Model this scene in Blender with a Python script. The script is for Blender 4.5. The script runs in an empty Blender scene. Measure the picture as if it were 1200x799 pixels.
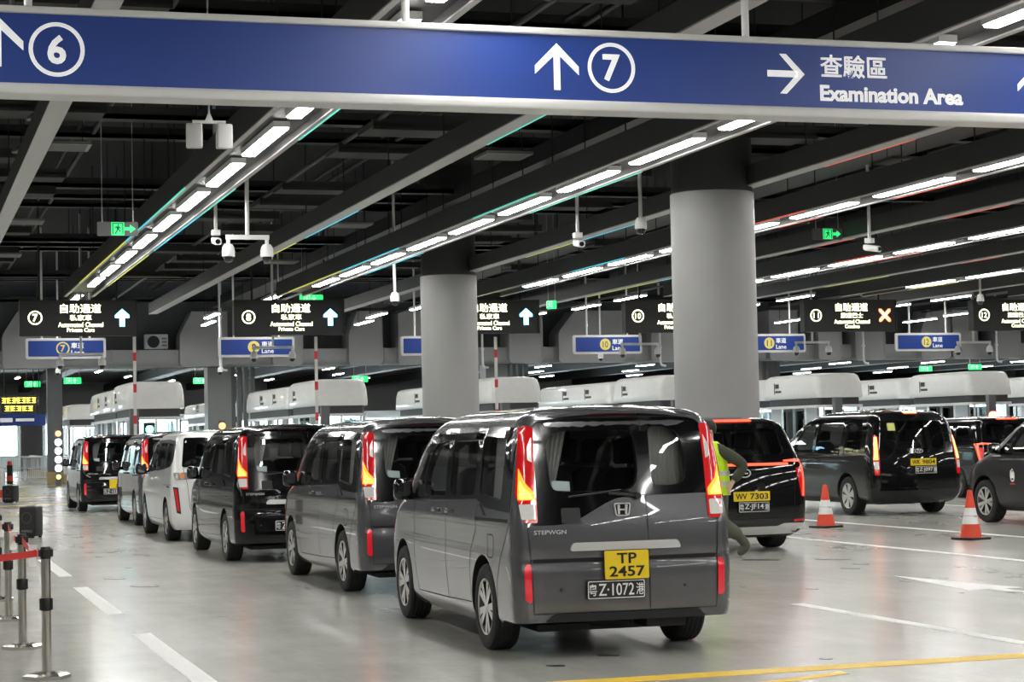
import bpy, bmesh, math, random
from mathutils import Vector, Matrix
random.seed(11)
PI = math.pi
sc = bpy.context.scene
col = sc.collection

# ------------------------------------------------------------------ camera
# hall axes: +Y along the lanes (away), +X to the right, Z up.  Camera stands at x=0, y=0.
CF, CPITCH, CROLL, CH, CYAW = 2324.4, .0472, -.0216, 1.6243, .3016
_f = Vector((math.sin(CYAW)*math.cos(CPITCH), math.cos(CYAW)*math.cos(CPITCH), math.sin(CPITCH)))
_r = Vector((math.cos(CYAW), -math.sin(CYAW), 0)); _u = _r.cross(_f)
_R = _r*math.cos(CROLL) + _u*math.sin(CROLL); _U = _u*math.cos(CROLL) - _r*math.sin(CROLL)
CPOS = Vector((0, 0, CH))
cam_d = bpy.data.cameras.new('camera'); cam = bpy.data.objects.new('camera', cam_d); col.objects.link(cam)
cam_d.sensor_width = 36.0; cam_d.sensor_fit = 'HORIZONTAL'; cam_d.lens = 36.0*CF/1200.0
cam_d.clip_start = .1; cam_d.clip_end = 500
mw = Matrix((( _R.x, _U.x, -_f.x, 0), (_R.y, _U.y, -_f.y, 0), (_R.z, _U.z, -_f.z, CH), (0, 0, 0, 1)))
cam.matrix_world = mw
sc.camera = cam
sc.view_settings.view_transform = 'Standard'; sc.view_settings.look = 'None'
sc.view_settings.gamma = 1.0; sc.view_settings.use_curve_mapping = False
sc.view_settings.exposure = 0.3
world = bpy.data.worlds.new('world'); sc.world = world; world.use_nodes = True
world.node_tree.nodes['Background'].inputs[0].default_value = (.75, .85, 1.0, 1)
world.node_tree.nodes['Background'].inputs[1].default_value = .10
LAMP = 38.0          # radiance of the linear ceiling lamps

def ray(x, y): return _f + _R*((x-600)/CF) - _U*((y-399.5)/CF)      # a pixel of the 1200x799 photograph
def at_z(x, y, z=0.0): d = ray(x, y); return CPOS + d*((z-CH)/d.z)
def at_y(x, y, Y): d = ray(x, y); return CPOS + d*(Y/d.y)
def at_x(x, y, X): d = ray(x, y); return CPOS + d*(X/d.x)

# ------------------------------------------------------------------ materials
MATS = {}
def mat(name, base=(.5, .5, .5), rough=.5, metal=0., coat=0., emit=None, es=0., var=.06, scale=6., spec=.5, trans=0., bump=0.):
    if name in MATS: return MATS[name]
    m = bpy.data.materials.new(name); m.use_nodes = True; nt = m.node_tree
    b = nt.nodes['Principled BSDF']
    b.inputs['Roughness'].default_value = rough; b.inputs['Metallic'].default_value = metal
    b.inputs['Specular IOR Level'].default_value = spec
    b.inputs['Coat Weight'].default_value = coat; b.inputs['Coat Roughness'].default_value = .03
    c = (*base, 1)
    b.inputs['Base Color'].default_value = c
    if var > 0 and not emit:
        tc = nt.nodes.new('ShaderNodeTexCoord'); n = nt.nodes.new('ShaderNodeTexNoise'); n.inputs['Scale'].default_value = scale
        n.inputs['Detail'].default_value = 4
        rp = nt.nodes.new('ShaderNodeMapRange'); rp.inputs[3].default_value = 1-var; rp.inputs[4].default_value = 1+var
        mx = nt.nodes.new('ShaderNodeMix'); mx.data_type = 'RGBA'; mx.blend_type = 'MULTIPLY'; mx.inputs[0].default_value = 1
        mx.inputs[6].default_value = c
        nt.links.new(tc.outputs['Object'], n.inputs['Vector']); nt.links.new(n.outputs['Fac'], rp.inputs[0])
        cb = nt.nodes.new('ShaderNodeCombineColor')
        for i in range(3): nt.links.new(rp.outputs[0], cb.inputs[i])
        nt.links.new(cb.outputs[0], mx.inputs[7]); nt.links.new(mx.outputs[2], b.inputs['Base Color'])
        if bump > 0:
            bp = nt.nodes.new('ShaderNodeBump'); bp.inputs['Strength'].default_value = bump; bp.inputs['Distance'].default_value = .01
            nt.links.new(n.outputs['Fac'], bp.inputs['Height']); nt.links.new(bp.outputs[0], b.inputs['Normal'])
    if emit:
        b.inputs['Emission Color'].default_value = (*emit, 1); b.inputs['Emission Strength'].default_value = es
    if trans: b.inputs['Transmission Weight'].default_value = trans
    MATS[name] = m
    return m

def glass_mat(name, tint, rough=.0):
    """thin tinted sheet: see-through by tint, mirror-like by Fresnel"""
    if name in MATS: return MATS[name]
    m = bpy.data.materials.new(name); m.use_nodes = True; nt = m.node_tree
    nt.nodes.remove(nt.nodes['Principled BSDF']); out = nt.nodes['Material Output']
    t = nt.nodes.new('ShaderNodeBsdfTransparent'); t.inputs[0].default_value = (*tint, 1)
    g = nt.nodes.new('ShaderNodeBsdfGlossy'); g.inputs['Roughness'].default_value = rough
    fr = nt.nodes.new('ShaderNodeFresnel'); fr.inputs[0].default_value = 1.52
    mp = nt.nodes.new('ShaderNodeMath'); mp.operation = 'MULTIPLY_ADD'; mp.inputs[1].default_value = 1.15; mp.inputs[2].default_value = .01
    mp.use_clamp = True
    mx = nt.nodes.new('ShaderNodeMixShader')
    nt.links.new(fr.outputs[0], mp.inputs[0]); nt.links.new(mp.outputs[0], mx.inputs[0])
    nt.links.new(t.outputs[0], mx.inputs[1]); nt.links.new(g.outputs[0], mx.inputs[2]); nt.links.new(mx.outputs[0], out.inputs[0])
    MATS[name] = m
    return m

# ------------------------------------------------------------------ mesh helpers
def link(o, parent=None):
    col.objects.link(o)
    if parent is not None: o.parent = parent
    return o

def rotm(axis_to):      # matrix with columns x,y,z
    return Matrix(axis_to).transposed()

class MB:
    def __init__(s): s.v = []; s.f = []; s.m = []
    def add(s, vs, fs, m=0):
        n = len(s.v); s.v += [tuple(p) for p in vs]; s.f += [tuple(i+n for i in f) for f in fs]; s.m += [m]*len(fs); return s
    def box(s, x0, x1, y0, y1, z0, z1, m=0):
        vs = [(x, y, z) for z in (z0, z1) for y in (y0, y1) for x in (x0, x1)]
        return s.add(vs, [(0,2,3,1),(4,5,7,6),(0,1,5,4),(2,6,7,3),(0,4,6,2),(1,3,7,5)], m)
    def prism(s, poly, a, b, axis='x', m=0):
        """poly in the two remaining axes (y,z) / (x,z) / (x,y), extruded from a to b"""
        n = len(poly)
        def P(p, t): return (t, p[0], p[1]) if axis == 'x' else ((p[0], t, p[1]) if axis == 'y' else (p[0], p[1], t))
        vs = [P(p, a) for p in poly] + [P(p, b) for p in poly]
        fs = [tuple(range(n))[::-1], tuple(range(n, 2*n))] + [(i, (i+1) % n, (i+1) % n+n, i+n) for i in range(n)]
        return s.add(vs, fs, m)
    def tube(s, p0, p1, r, n=10, m=0, r1=None, caps=True):
        p0 = Vector(p0); p1 = Vector(p1); d = (p1-p0).normalized()
        a = d.orthogonal().normalized(); b = d.cross(a); r1 = r if r1 is None else r1
        vs = [p0+(a*math.cos(2*PI*i/n)+b*math.sin(2*PI*i/n))*r for i in range(n)] + [p1+(a*math.cos(2*PI*i/n)+b*math.sin(2*PI*i/n))*r1 for i in range(n)]
        fs = [(i, (i+1) % n, (i+1) % n+n, i+n) for i in range(n)]
        if caps: fs += [tuple(range(n))[::-1], tuple(range(n, 2*n))]
        return s.add(vs, fs, m)
    def path(s, pts, r, n=8, m=0):
        for a, b in zip(pts[:-1], pts[1:]): s.tube(a, b, r, n, m)
        return s
    def lathe(s, prof, n=20, axis='z', c=(0, 0, 0), m=0):
        """prof: (radius, height) list"""
        k = len(prof); vs = []
        for i in range(n):
            a = 2*PI*i/n
            for r, h in prof:
                p = (r*math.cos(a), r*math.sin(a), h) if axis == 'z' else ((h, r*math.cos(a), r*math.sin(a)) if axis == 'x' else (r*math.sin(a), h, r*math.cos(a)))
                vs.append((p[0]+c[0], p[1]+c[1], p[2]+c[2]))
        fs = []
        for i in range(n):
            j = (i+1) % n
            for q in range(k-1): fs.append((i*k+q, j*k+q, j*k+q+1, i*k+q+1))
        return s.add(vs, fs, m)
    def loft(s, rings, m=0, cap=True):
        n = len(rings[0]); b = len(s.v); vs = [p for r in rings for p in r]; fs = []
        for k in range(len(rings)-1):
            for i in range(n):
                j = (i+1) % n; fs.append((k*n+i, k*n+j, (k+1)*n+j, (k+1)*n+i))
        if cap: fs += [tuple(range(n))[::-1], tuple(range((len(rings)-1)*n, len(rings)*n))]
        return s.add(vs, fs, m)
    def mesh(s, name, mats, smooth=None, fix=True):
        me = bpy.data.meshes.new(name)
        if not isinstance(mats, (list, tuple)): mats = [mats]
        for m in mats: me.materials.append(m)
        me.from_pydata(s.v, [], s.f); me.polygons.foreach_set('material_index', s.m)
        if fix:
            bm = bmesh.new(); bm.from_mesh(me); bmesh.ops.recalc_face_normals(bm, faces=bm.faces); bm.to_mesh(me); bm.free()
        if smooth is not None:
            me.polygons.foreach_set('use_smooth', [True]*len(me.polygons)); me.set_sharp_from_angle(angle=math.radians(smooth))
        me.update(); return me
    def build(s, name, mats, parent=None, smooth=None, loc=None, rz=0., fix=True):
        o = link(bpy.data.objects.new(name, s.mesh(name, mats, smooth, fix)), parent)
        if loc is not None: o.location = loc
        if rz: o.rotation_euler = (0, 0, rz)
        return o

def rbox_mesh(name, dx, dy, dz, r, m, seg=3, smooth=40):
    """rounded box centred in x,y and standing on z=0"""
    bm = bmesh.new(); bmesh.ops.create_cube(bm, size=1)
    for v in bm.verts: v.co = Vector((v.co.x*dx, v.co.y*dy, (v.co.z+.5)*dz))
    if r > 0: bmesh.ops.bevel(bm, geom=list(bm.edges), offset=r, segments=seg, affect='EDGES', profile=.5)
    me = bpy.data.meshes.new(name); bm.to_mesh(me); bm.free(); me.materials.append(m)
    me.polygons.foreach_set('use_smooth', [True]*len(me.polygons)); me.set_sharp_from_angle(angle=math.radians(smooth))
    return me
def mobj(name, me, parent=None, loc=(0, 0, 0), rot=(0, 0, 0)):
    o = link(bpy.data.objects.new(name, me), parent); o.location = loc; o.rotation_euler = rot; return o
def rpoly(pts, r, n=4):
    """round the corners of a polygon; r may be a list"""
    out = []; k = len(pts)
    for i, p in enumerate(pts):
        a = Vector(pts[i-1][:2]); b = Vector(p[:2]); c = Vector(pts[(i+1) % k][:2])
        ri = r[i] if isinstance(r, (list, tuple)) else r
        if ri <= 0: out.append(tuple(b)); continue
        l1 = min(ri, (a-b).length*.48); l2 = min(ri, (c-b).length*.48)
        p0 = b+(a-b).normalized()*l1; p2 = b+(c-b).normalized()*l2
        for j in range(n+1):
            t = j/n; out.append(tuple(p0*(1-t)**2+b*2*t*(1-t)+p2*t*t))
    return out
def rrect(w, h, r, n=4, cx=0., cy=0.):
    return rpoly([(cx-w/2, cy-h/2), (cx+w/2, cy-h/2), (cx+w/2, cy+h/2), (cx-w/2, cy+h/2)], r, n)

TEXTS = {}
def text_mesh(body, m, w=None, h=None, bold=0., depth=.004):
    """flat lettering in the xy plane, centred, scaled to w x h (bounding box)"""
    key = (body, m.name, w, h, bold, depth)
    if key in TEXTS: return TEXTS[key]
    c = bpy.data.curves.new('t', 'FONT'); c.body = body; c.offset = bold; c.extrude = .01; c.resolution_u = 3
    o = bpy.data.objects.new('t', c); col.objects.link(o)
    me = bpy.data.meshes.new_from_object(o.evaluated_get(bpy.context.evaluated_depsgraph_get()))
    bpy.data.objects.remove(o); bpy.data.curves.remove(c)
    xs = [v.co.x for v in me.vertices]; ys = [v.co.y for v in me.vertices]
    x0, x1, y0, y1 = min(xs), max(xs), min(ys), max(ys)
    if w is None: w = h*(x1-x0)/(y1-y0)
    if h is None: h = w*(y1-y0)/(x1-x0)
    for v in me.vertices:
        v.co = ((v.co.x-(x0+x1)/2)*w/(x1-x0), (v.co.y-(y0+y1)/2)*h/(y1-y0), v.co.z*depth/.02+depth/2)
    me.materials.clear(); me.materials.append(m); me.name = 'lettering'
    TEXTS[key] = me
    return me
FACE = (PI/2, 0, 0)       # stands lettering up so that it faces -Y

def tag(o, label=None, cat=None, group=None, kind=None):
    if label: o['label'] = label
    if cat: o['category'] = cat
    if group: o['group'] = group
    if kind: o['kind'] = kind
    return o
def thing(name, label, cat, loc=(0, 0, 0), rz=0., group=None):
    o = bpy.data.objects.new(name, None); o.empty_display_size = .2; col.objects.link(o)
    o.location = loc; o.rotation_euler = (0, 0, rz); return tag(o, label, cat, group)
def kids(o): return [c for c in bpy.data.objects if c.parent == o]
def copy_tree(src, parent=None, swap=None, tree=None):
    """copy of a thing with its parts and sub-parts (mesh data shared)"""
    c = src.copy(); col.objects.link(c)
    if parent is not None: c.parent = parent
    if swap and c.type == 'MESH':
        for i, s in enumerate(c.material_slots):
            if s.material and s.material.name in swap:
                nm = s.material.name; s.link = 'OBJECT'; s.material = swap[nm]
    for k in (tree or KIDS).get(src.name, []): copy_tree(k, c, swap, tree)
    return c
KIDS = {}
def index_kids():
    KIDS.clear()
    for o in bpy.data.objects:
        if o.parent is not None: KIDS.setdefault(o.parent.name, []).append(o)
# ================================================================== THE HALL
ROWX0, ROWDX = 5.0433, 6.1448          # rows of linear lamps, one over each lane
LY0, LDY, LLEN, LZ = 29.2208, 3.5745, 2.6414, 5.85
XMIN, XMAX, YMIN, YMAX = -22.0, 92.0, -30.0, 150.0

# ---- floor
fm = bpy.data.materials.new('polished_concrete'); fm.use_nodes = True
nt = fm.node_tree; b = nt.nodes['Principled BSDF']
tc = nt.nodes.new('ShaderNodeTexCoord')
def noise(scale, detail, stretch=(1, 1, 1), rough=.55):
    mp = nt.nodes.new('ShaderNodeMapping'); mp.inputs['Scale'].default_value = stretch
    n = nt.nodes.new('ShaderNodeTexNoise'); n.inputs['Scale'].default_value = scale; n.inputs['Detail'].default_value = detail; n.inputs['Roughness'].default_value = rough
    nt.links.new(tc.outputs['Object'], mp.inputs[0]); nt.links.new(mp.outputs[0], n.inputs['Vector']); return n
def ramp(n, pos, cols):
    r = nt.nodes.new('ShaderNodeValToRGB'); e = r.color_ramp.elements
    e[0].position, e[1].position = pos[0], pos[-1]; e[0].color = (*cols[0], 1); e[1].color = (*cols[-1], 1)
    for p, c in zip(pos[1:-1], cols[1:-1]): x = e.new(p); x.color = (*c, 1)
    nt.links.new(n.outputs['Fac'], r.inputs[0]); return r
def mul(a, bb, f=1.):
    mx = nt.nodes.new('ShaderNodeMix'); mx.data_type = 'RGBA'; mx.blend_type = 'MULTIPLY'; mx.inputs[0].default_value = f
    nt.links.new(a.outputs[0], mx.inputs[6]); nt.links.new(bb.outputs[0], mx.inputs[7])
    class W: outputs = [mx.outputs[2]]
    return W
g = lambda v: (v, v*1.0, v*.985)
c1 = ramp(noise(.35, 6), (.25, .75), (g(.42), g(.54)))
c2 = ramp(noise(1.6, 8, (1, .25, 1)), (.25, .75), (g(.90), g(1.0)))
c3 = ramp(noise(9, 5), (.3, .7), (g(.93), g(1.0)))
c4 = ramp(noise(5, 6, (1, .12, 1), .6), (.3, .7), (g(.88), g(1.0)))
c5 = ramp(noise(1.1, 9, (1, .8, 1), .7), (.35, .62), (g(.84), g(1.0)))
st = ramp(noise(2.6, 3, (1.0, .8, 1), .4), (.20, .235), (g(.25), g(1.0)))      # dark wet spots and rubber marks
nt.links.new(mul(mul(mul(mul(mul(c1, c2), c3), c4), c5), st, .9).outputs[0], b.inputs['Base Color'])
rr = ramp(noise(.5, 3, (1, .4, 1)), (.2, .8), (g(.17), g(.27)))
nt.links.new(rr.outputs[0], b.inputs['Roughness'])
bp = nt.nodes.new('ShaderNodeBump'); bp.inputs['Strength'].default_value = .12; bp.inputs['Distance'].default_value = .02
nb = noise(3.5, 4); nt.links.new(nb.outputs['Fac'], bp.inputs['Height']); nt.links.new(bp.outputs[0], b.inputs['Normal'])
b.inputs['Specular IOR Level'].default_value = .6
mb = MB(); mb.box(XMIN, XMAX, YMIN, YMAX, -.3, 0)
floor = tag(mb.build('floor', fm), kind='structure', label='grey polished concrete floor of the vehicle hall')

paint_w = mat('road_paint_white', (.80, .80, .78), .45, var=.12, scale=14)
paint_y = mat('road_paint_yellow', (.78, .52, .05), .45, var=.15, scale=14)
def mark(name, poly, m): MB().prism(poly, .0, .003, 'z').build(name, m, floor)
for k in range(-2, 12):                                            # dashes along the queue
    y0 = 13.35+k*5.85
    mark('lane_dash', [(1.90, y0), (2.06, y0), (2.06, y0+3.85), (1.90, y0+3.85)], paint_w)
mark('lane_line', [(7.90, 0), (8.04, 0), (8.04, 16.9), (7.90, 16.9)], paint_w)
mark('lane_line', [(12.70, 0), (12.84, 0), (12.84, 34), (12.70, 34)], paint_w)
mark('lane_line', [(15.36, 0), (15.50, 0), (15.50, 38), (15.36, 38)], paint_w)
mark('lane_line', [(20.4, 0), (20.54, 0), (20.54, 52), (20.4, 52)], paint_w)
mark('lane_arrow', [(10.28, 13.6), (10.44, 13.6), (10.44, 17.4), (10.66, 17.4), (10.36, 19.5), (10.06, 17.4), (10.28, 17.4)], paint_w)
mark('stop_line', [(3.2, 12.20), (40, 12.20), (40, 12.44), (3.2, 12.44)], paint_y)
mark('stop_line', [(3.2, 10.9), (6.0, 11.95), (6.0, 12.07), (3.2, 11.02)], paint_y)
for yy in (55.0, 63.0): mark('stop_line', [(2.6, yy), (7.0, yy), (7.0, yy+.3), (2.6, yy+.3)], paint_y)
mark('lane_line', [(6.6, 40), (6.72, 40), (6.72, 64), (6.6, 64)], paint_w)
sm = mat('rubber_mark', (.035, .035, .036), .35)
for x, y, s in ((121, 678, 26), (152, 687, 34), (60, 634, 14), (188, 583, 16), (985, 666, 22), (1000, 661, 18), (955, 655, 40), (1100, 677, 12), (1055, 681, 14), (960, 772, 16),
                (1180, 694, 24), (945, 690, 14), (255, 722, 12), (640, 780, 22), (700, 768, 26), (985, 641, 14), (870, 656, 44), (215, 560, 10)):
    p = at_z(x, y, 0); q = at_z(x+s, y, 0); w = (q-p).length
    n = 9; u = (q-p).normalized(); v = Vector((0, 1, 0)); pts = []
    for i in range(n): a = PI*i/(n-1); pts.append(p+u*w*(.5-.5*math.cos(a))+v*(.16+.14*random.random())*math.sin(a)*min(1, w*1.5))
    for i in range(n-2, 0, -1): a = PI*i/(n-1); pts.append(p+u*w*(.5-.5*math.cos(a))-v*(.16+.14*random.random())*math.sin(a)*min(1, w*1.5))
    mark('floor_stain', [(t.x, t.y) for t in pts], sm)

# ---- ceiling: slab, transverse trays, ducts, panels, the beams
black = mat('ceiling_black', (.010, .010, .011), .75)
dark = mat('beam_dark_grey', (.058, .058, .059), .55)
dark2 = mat('duct_charcoal', (.026, .027, .028), .5)
strip_m = mat('beam_edge_metal', (.50, .50, .49), .45, metal=.2)
panel_m = mat('ceiling_panel', (.045, .045, .044), .7)
mb = MB(); mb.box(XMIN, XMAX, YMIN, 82, 8.6, 8.9)
ceiling = tag(mb.build('ceiling', black), kind='structure', label='black painted high ceiling hung with ducts and beams')
glint_cols = {'cyan': (.05, .75, .95), 'green': (.1, .8, .6), 'yellow': (.75, .75, .06), 'red': (.9, .12, .08), 'blue': (.1, .35, .95)}
glint_m = {k: mat('led_strip_'+k, v, .4, emit=v, es=.55) for k, v in glint_cols.items()}
def beam(x, wide, y0, y1):
    """inverted trough over a lane (wide) or a plain bar between lanes"""
    mb = MB()
    h = .42 if wide else .36; w = .42 if wide else .13
    if wide:
        mb.box(x-w, x-w+.06, y0, y1, LZ+.02, LZ+h); mb.box(x+w-.06, x+w, y0, y1, LZ+.02, LZ+h); mb.box(x-w+.06, x+w-.06, y0, y1, LZ+.13, LZ+.18)
    else:
        mb.box(x-w, x+w, y0, y1, LZ+.02, LZ+h)
    o = mb.build('beam', dark, ceiling)
    mb = MB()
    if wide: mb.box(x-w-.005, x-w+.075, y0, y1, LZ, LZ+.02); mb.box(x+w-.075, x+w+.005, y0, y1, LZ, LZ+.02)
    else: mb.box(x-w-.005, x+w+.005, y0, y1, LZ, LZ+.02)
    mb.build('edge_strip', strip_m, o)
    return o
BEAMS = {}
for i in range(-4, 12):
    x = ROWX0+i*ROWDX
    BEAMS[i] = beam(x, True, YMIN, 58.0)
    if i < 11: BEAMS[i+.5] = beam(x+ROWDX/2, False, YMIN, 66.0)
def glint(i, side, y0, y1, c):           # glowing line that paints coloured reflections on a beam's lower edge
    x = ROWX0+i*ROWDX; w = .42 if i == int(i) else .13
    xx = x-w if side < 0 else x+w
    MB().box(xx-.012, xx+.012, y0, y1, LZ-.006, LZ+.012).build('led_line', glint_m[c], BEAMS[i])
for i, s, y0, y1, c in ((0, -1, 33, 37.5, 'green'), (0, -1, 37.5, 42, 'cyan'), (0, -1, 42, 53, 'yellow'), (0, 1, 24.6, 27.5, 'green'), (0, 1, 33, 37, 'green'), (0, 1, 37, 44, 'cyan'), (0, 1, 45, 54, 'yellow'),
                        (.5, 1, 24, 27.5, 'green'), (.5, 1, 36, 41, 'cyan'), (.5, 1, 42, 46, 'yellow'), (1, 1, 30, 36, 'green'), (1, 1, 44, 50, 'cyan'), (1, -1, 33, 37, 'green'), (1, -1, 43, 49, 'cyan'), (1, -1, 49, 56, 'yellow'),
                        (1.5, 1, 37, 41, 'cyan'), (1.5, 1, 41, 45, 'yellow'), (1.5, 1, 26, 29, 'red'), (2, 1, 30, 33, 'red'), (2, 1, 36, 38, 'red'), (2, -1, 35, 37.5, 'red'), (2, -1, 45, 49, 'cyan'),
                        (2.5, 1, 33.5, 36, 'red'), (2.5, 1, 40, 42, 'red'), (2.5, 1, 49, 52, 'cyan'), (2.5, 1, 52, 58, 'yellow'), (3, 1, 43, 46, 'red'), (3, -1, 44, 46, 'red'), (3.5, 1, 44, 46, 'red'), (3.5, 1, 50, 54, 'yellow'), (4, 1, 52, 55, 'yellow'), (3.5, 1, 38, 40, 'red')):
    glint(i, s, y0, y1, c)
for k in range(17):                                                # transverse cable trays
    y = 20+k*3.9; z = 7.15+.25*(k % 3)
    MB().box(XMIN, XMAX, y, y+.35, z, z+.09).box(XMIN, XMAX, y, y+.03, z, z+.22).box(XMIN, XMAX, y+.32, y+.35, z, z+.22).build('cable_tray', dark if k % 3 == 1 else dark2, ceiling)
for i in range(-2, 7):                                             # pipes and ducts along the lanes
    x = ROWX0+i*ROWDX
    MB().box(x+1.0, x+1.9, 6, 80, 7.0, 7.35).build('duct', dark2, ceiling)
    MB().tube((x-1.3, 6, 7.75), (x-1.3, 80, 7.75), .05, 10).tube((x-1.6, 6, 7.8), (x-1.6, 80, 7.8), .035, 8).build('pipe', dark2, ceiling, smooth=40)
    MB().tube((x+2.4, 6, 6.75), (x+2.4, 80, 6.75), .045, 8).build('pipe', strip_m if i == 1 else dark2, ceiling, smooth=40)
pm = None
POLES = [at_y(751, 268, 35.0), at_y(463, 353, 47.0), at_y(1149, 353, 53.6), at_y(677, 280, 36.0), at_y(1019, 286, 36.5), at_y(290, 278, 34.5), at_y(253, 277, 37.0)]
for i in range(-1, 6):                                             # grey acoustic panels laid across the lanes
    x = ROWX0+i*ROWDX
    for k in range(16):
        y = 21+k*2.6+(.6 if i % 2 else 0)
        if (k*7+i*3) % 5 in (2,): continue
        if any(abs(q.x-(x+3.2)) < 2.3 and abs(q.y-y) < .8 for q in POLES): continue
        if pm is None: pm = MB().box(-1.0, 1.0, -.55, .55, 0, .06).box(-1.0, 1.0, -.55, -.5, -.05, .12).mesh('ceiling_panel', panel_m)
        mobj('ceiling_panel', pm, ceiling, (x+3.2+(-1.0 if k % 3 == 0 else .1), y, 6.62+.12*((k*3+i) % 3)))
hr = MB()
for i in range(-1, 6):
    for k in range(12):
        for sx in (-.3, .3): hr.tube((ROWX0+i*ROWDX+sx, 18+k*3.6, LZ+.4), (ROWX0+i*ROWDX+sx, 18+k*3.6, 8.6), .012, 5)
        hr.tube((ROWX0+(i+.5)*ROWDX, 18.6+k*3.6, LZ+.36), (ROWX0+(i+.5)*ROWDX, 18.6+k*3.6, 8.6), .012, 5)
tag(hr.build('hanger_rod', dark2, ceiling), kind='stuff')

# ---- linear lamps
lamp_m = mat('lamp_diffuser', (1, 1, 1), .5, emit=(1.0, .985, .95), es=LAMP)
house_m = mat('lamp_housing', (.75, .75, .74), .4)
hm = MB().box(-.115, .115, -LLEN/2-.02, LLEN/2+.02, .025, .11).mesh('housing', house_m)
dm = MB().prism(rpoly([(-.095, 0), (.095, 0), (.095, .026), (-.095, .026)], [.02, .02, 0, 0], 3), -LLEN/2, LLEN/2, 'y').mesh('diffuser', lamp_m)
for i in range(-2, 7):
    lane = {0: 'the queue of grey and black vans', 1: 'the lane right of the van queue', 2: 'the lane right of the pillars', 3: 'the second lane right of the pillars', 4: 'the third lane right of the pillars'}.get(i, 'the lanes left of the belt posts' if i < 0 else 'the lanes farthest right')
    lab = 'white linear lamp in the trough above ' + lane
    for j in range(-12 if -1 <= i <= 4 else -4, 8):
        y = LY0+j*LDY-LLEN/2
        t = thing('linear_ceiling_lamp', lab, 'ceiling light', (ROWX0+i*ROWDX, y, LZ-.0), 0, 'linear lamps above '+lane)
        mobj('housing', hm, t); mobj('diffuser', dm, t)

# lamps over the booth approach, hung a little higher
for i in range(-3, 9):
    for y in (63.0, 67.5, 72.0, 76.5):
        t = thing('linear_ceiling_lamp', 'white linear lamp hung above the booths behind the lane displays', 'ceiling light', (ROWX0+i*ROWDX+(.35 if int(y) % 8 else -.2), y, 6.15), 0, 'linear lamps above the booths')
        mobj('housing', hm, t); mobj('diffuser', dm, t)
        for sy in (-1, 1): MB().tube((0, sy, .11), (0, sy, 2.45), .01, 6).build('hanger_rod', dark2, t)
# ---- pillars
conc = mat('pillar_grey_paint', (.29, .29, .285), .42, var=.05, scale=3, bump=.05)
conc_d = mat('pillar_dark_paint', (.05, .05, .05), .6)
def pillar(x, y, label, zt=5.76):
    t = thing('pillar', label, 'pillar', (x, y, 0), 0, 'round pillars between the lanes'); t['kind'] = 'structure'
    MB().lathe([(0, 0), (.735, 0), (.735, zt), (.70, zt), (.70, 8.6), (0, 8.6)], 56).build('shaft', [conc], t, smooth=40)
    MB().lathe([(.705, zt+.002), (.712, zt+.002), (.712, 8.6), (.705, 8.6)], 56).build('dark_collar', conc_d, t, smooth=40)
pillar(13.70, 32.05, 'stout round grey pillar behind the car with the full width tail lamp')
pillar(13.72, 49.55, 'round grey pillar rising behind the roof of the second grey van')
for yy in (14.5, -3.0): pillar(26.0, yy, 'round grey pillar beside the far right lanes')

# ---- outer walls, far end
wallm = mat('wall_light_grey', (.42, .43, .44), .6)
wall2 = mat('wall_dark_panel', (.10, .105, .11), .6)
tag(MB().box(XMIN-.3, XMIN, YMIN, YMAX, 0, 8.6).build('wall_left', mat('wall_white', (.75, .76, .76), .6)), kind='structure', label='grey side wall of the hall')
tag(MB().box(XMAX, XMAX+.3, YMIN, YMAX, 0, 8.6).build('wall_right', wallm), kind='structure', label='grey side wall of the hall')
tag(MB().box(XMIN, XMAX, YMIN-.3, YMIN, 0, 8.6).build('wall_front', wallm), kind='structure', label='grey wall at the entrance end')
tag(MB().box(XMIN, XMAX, YMAX, YMAX+.3, 0, 8.6).build('wall_back', mat('wall_white', (.75, .76, .76), .6)), kind='structure', label='pale wall at the far end beyond the booths')
# ================================================================== VEHICLES
def curve(tab):
    """monotone cubic through (z, value)"""
    xs = [t[0] for t in tab]; ys = [t[1] for t in tab]; n = len(xs)
    d = [(ys[i+1]-ys[i])/(xs[i+1]-xs[i]) for i in range(n-1)]
    m = [d[0]]+[0 if d[i-1]*d[i] <= 0 else 2*d[i-1]*d[i]/(d[i-1]+d[i]) for i in range(1, n-1)]+[d[-1]]
    def f(x):
        if x <= xs[0]: return ys[0]
        if x >= xs[-1]: return ys[-1]
        i = max(k for k in range(n-1) if xs[k] <= x); h = xs[i+1]-xs[i]; t = (x-xs[i])/h
        return (2*t**3-3*t*t+1)*ys[i]+(t**3-2*t*t+t)*h*m[i]+(3*t*t-2*t**3)*ys[i+1]+(t**3-t*t)*h*m[i+1]
    return f

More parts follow.
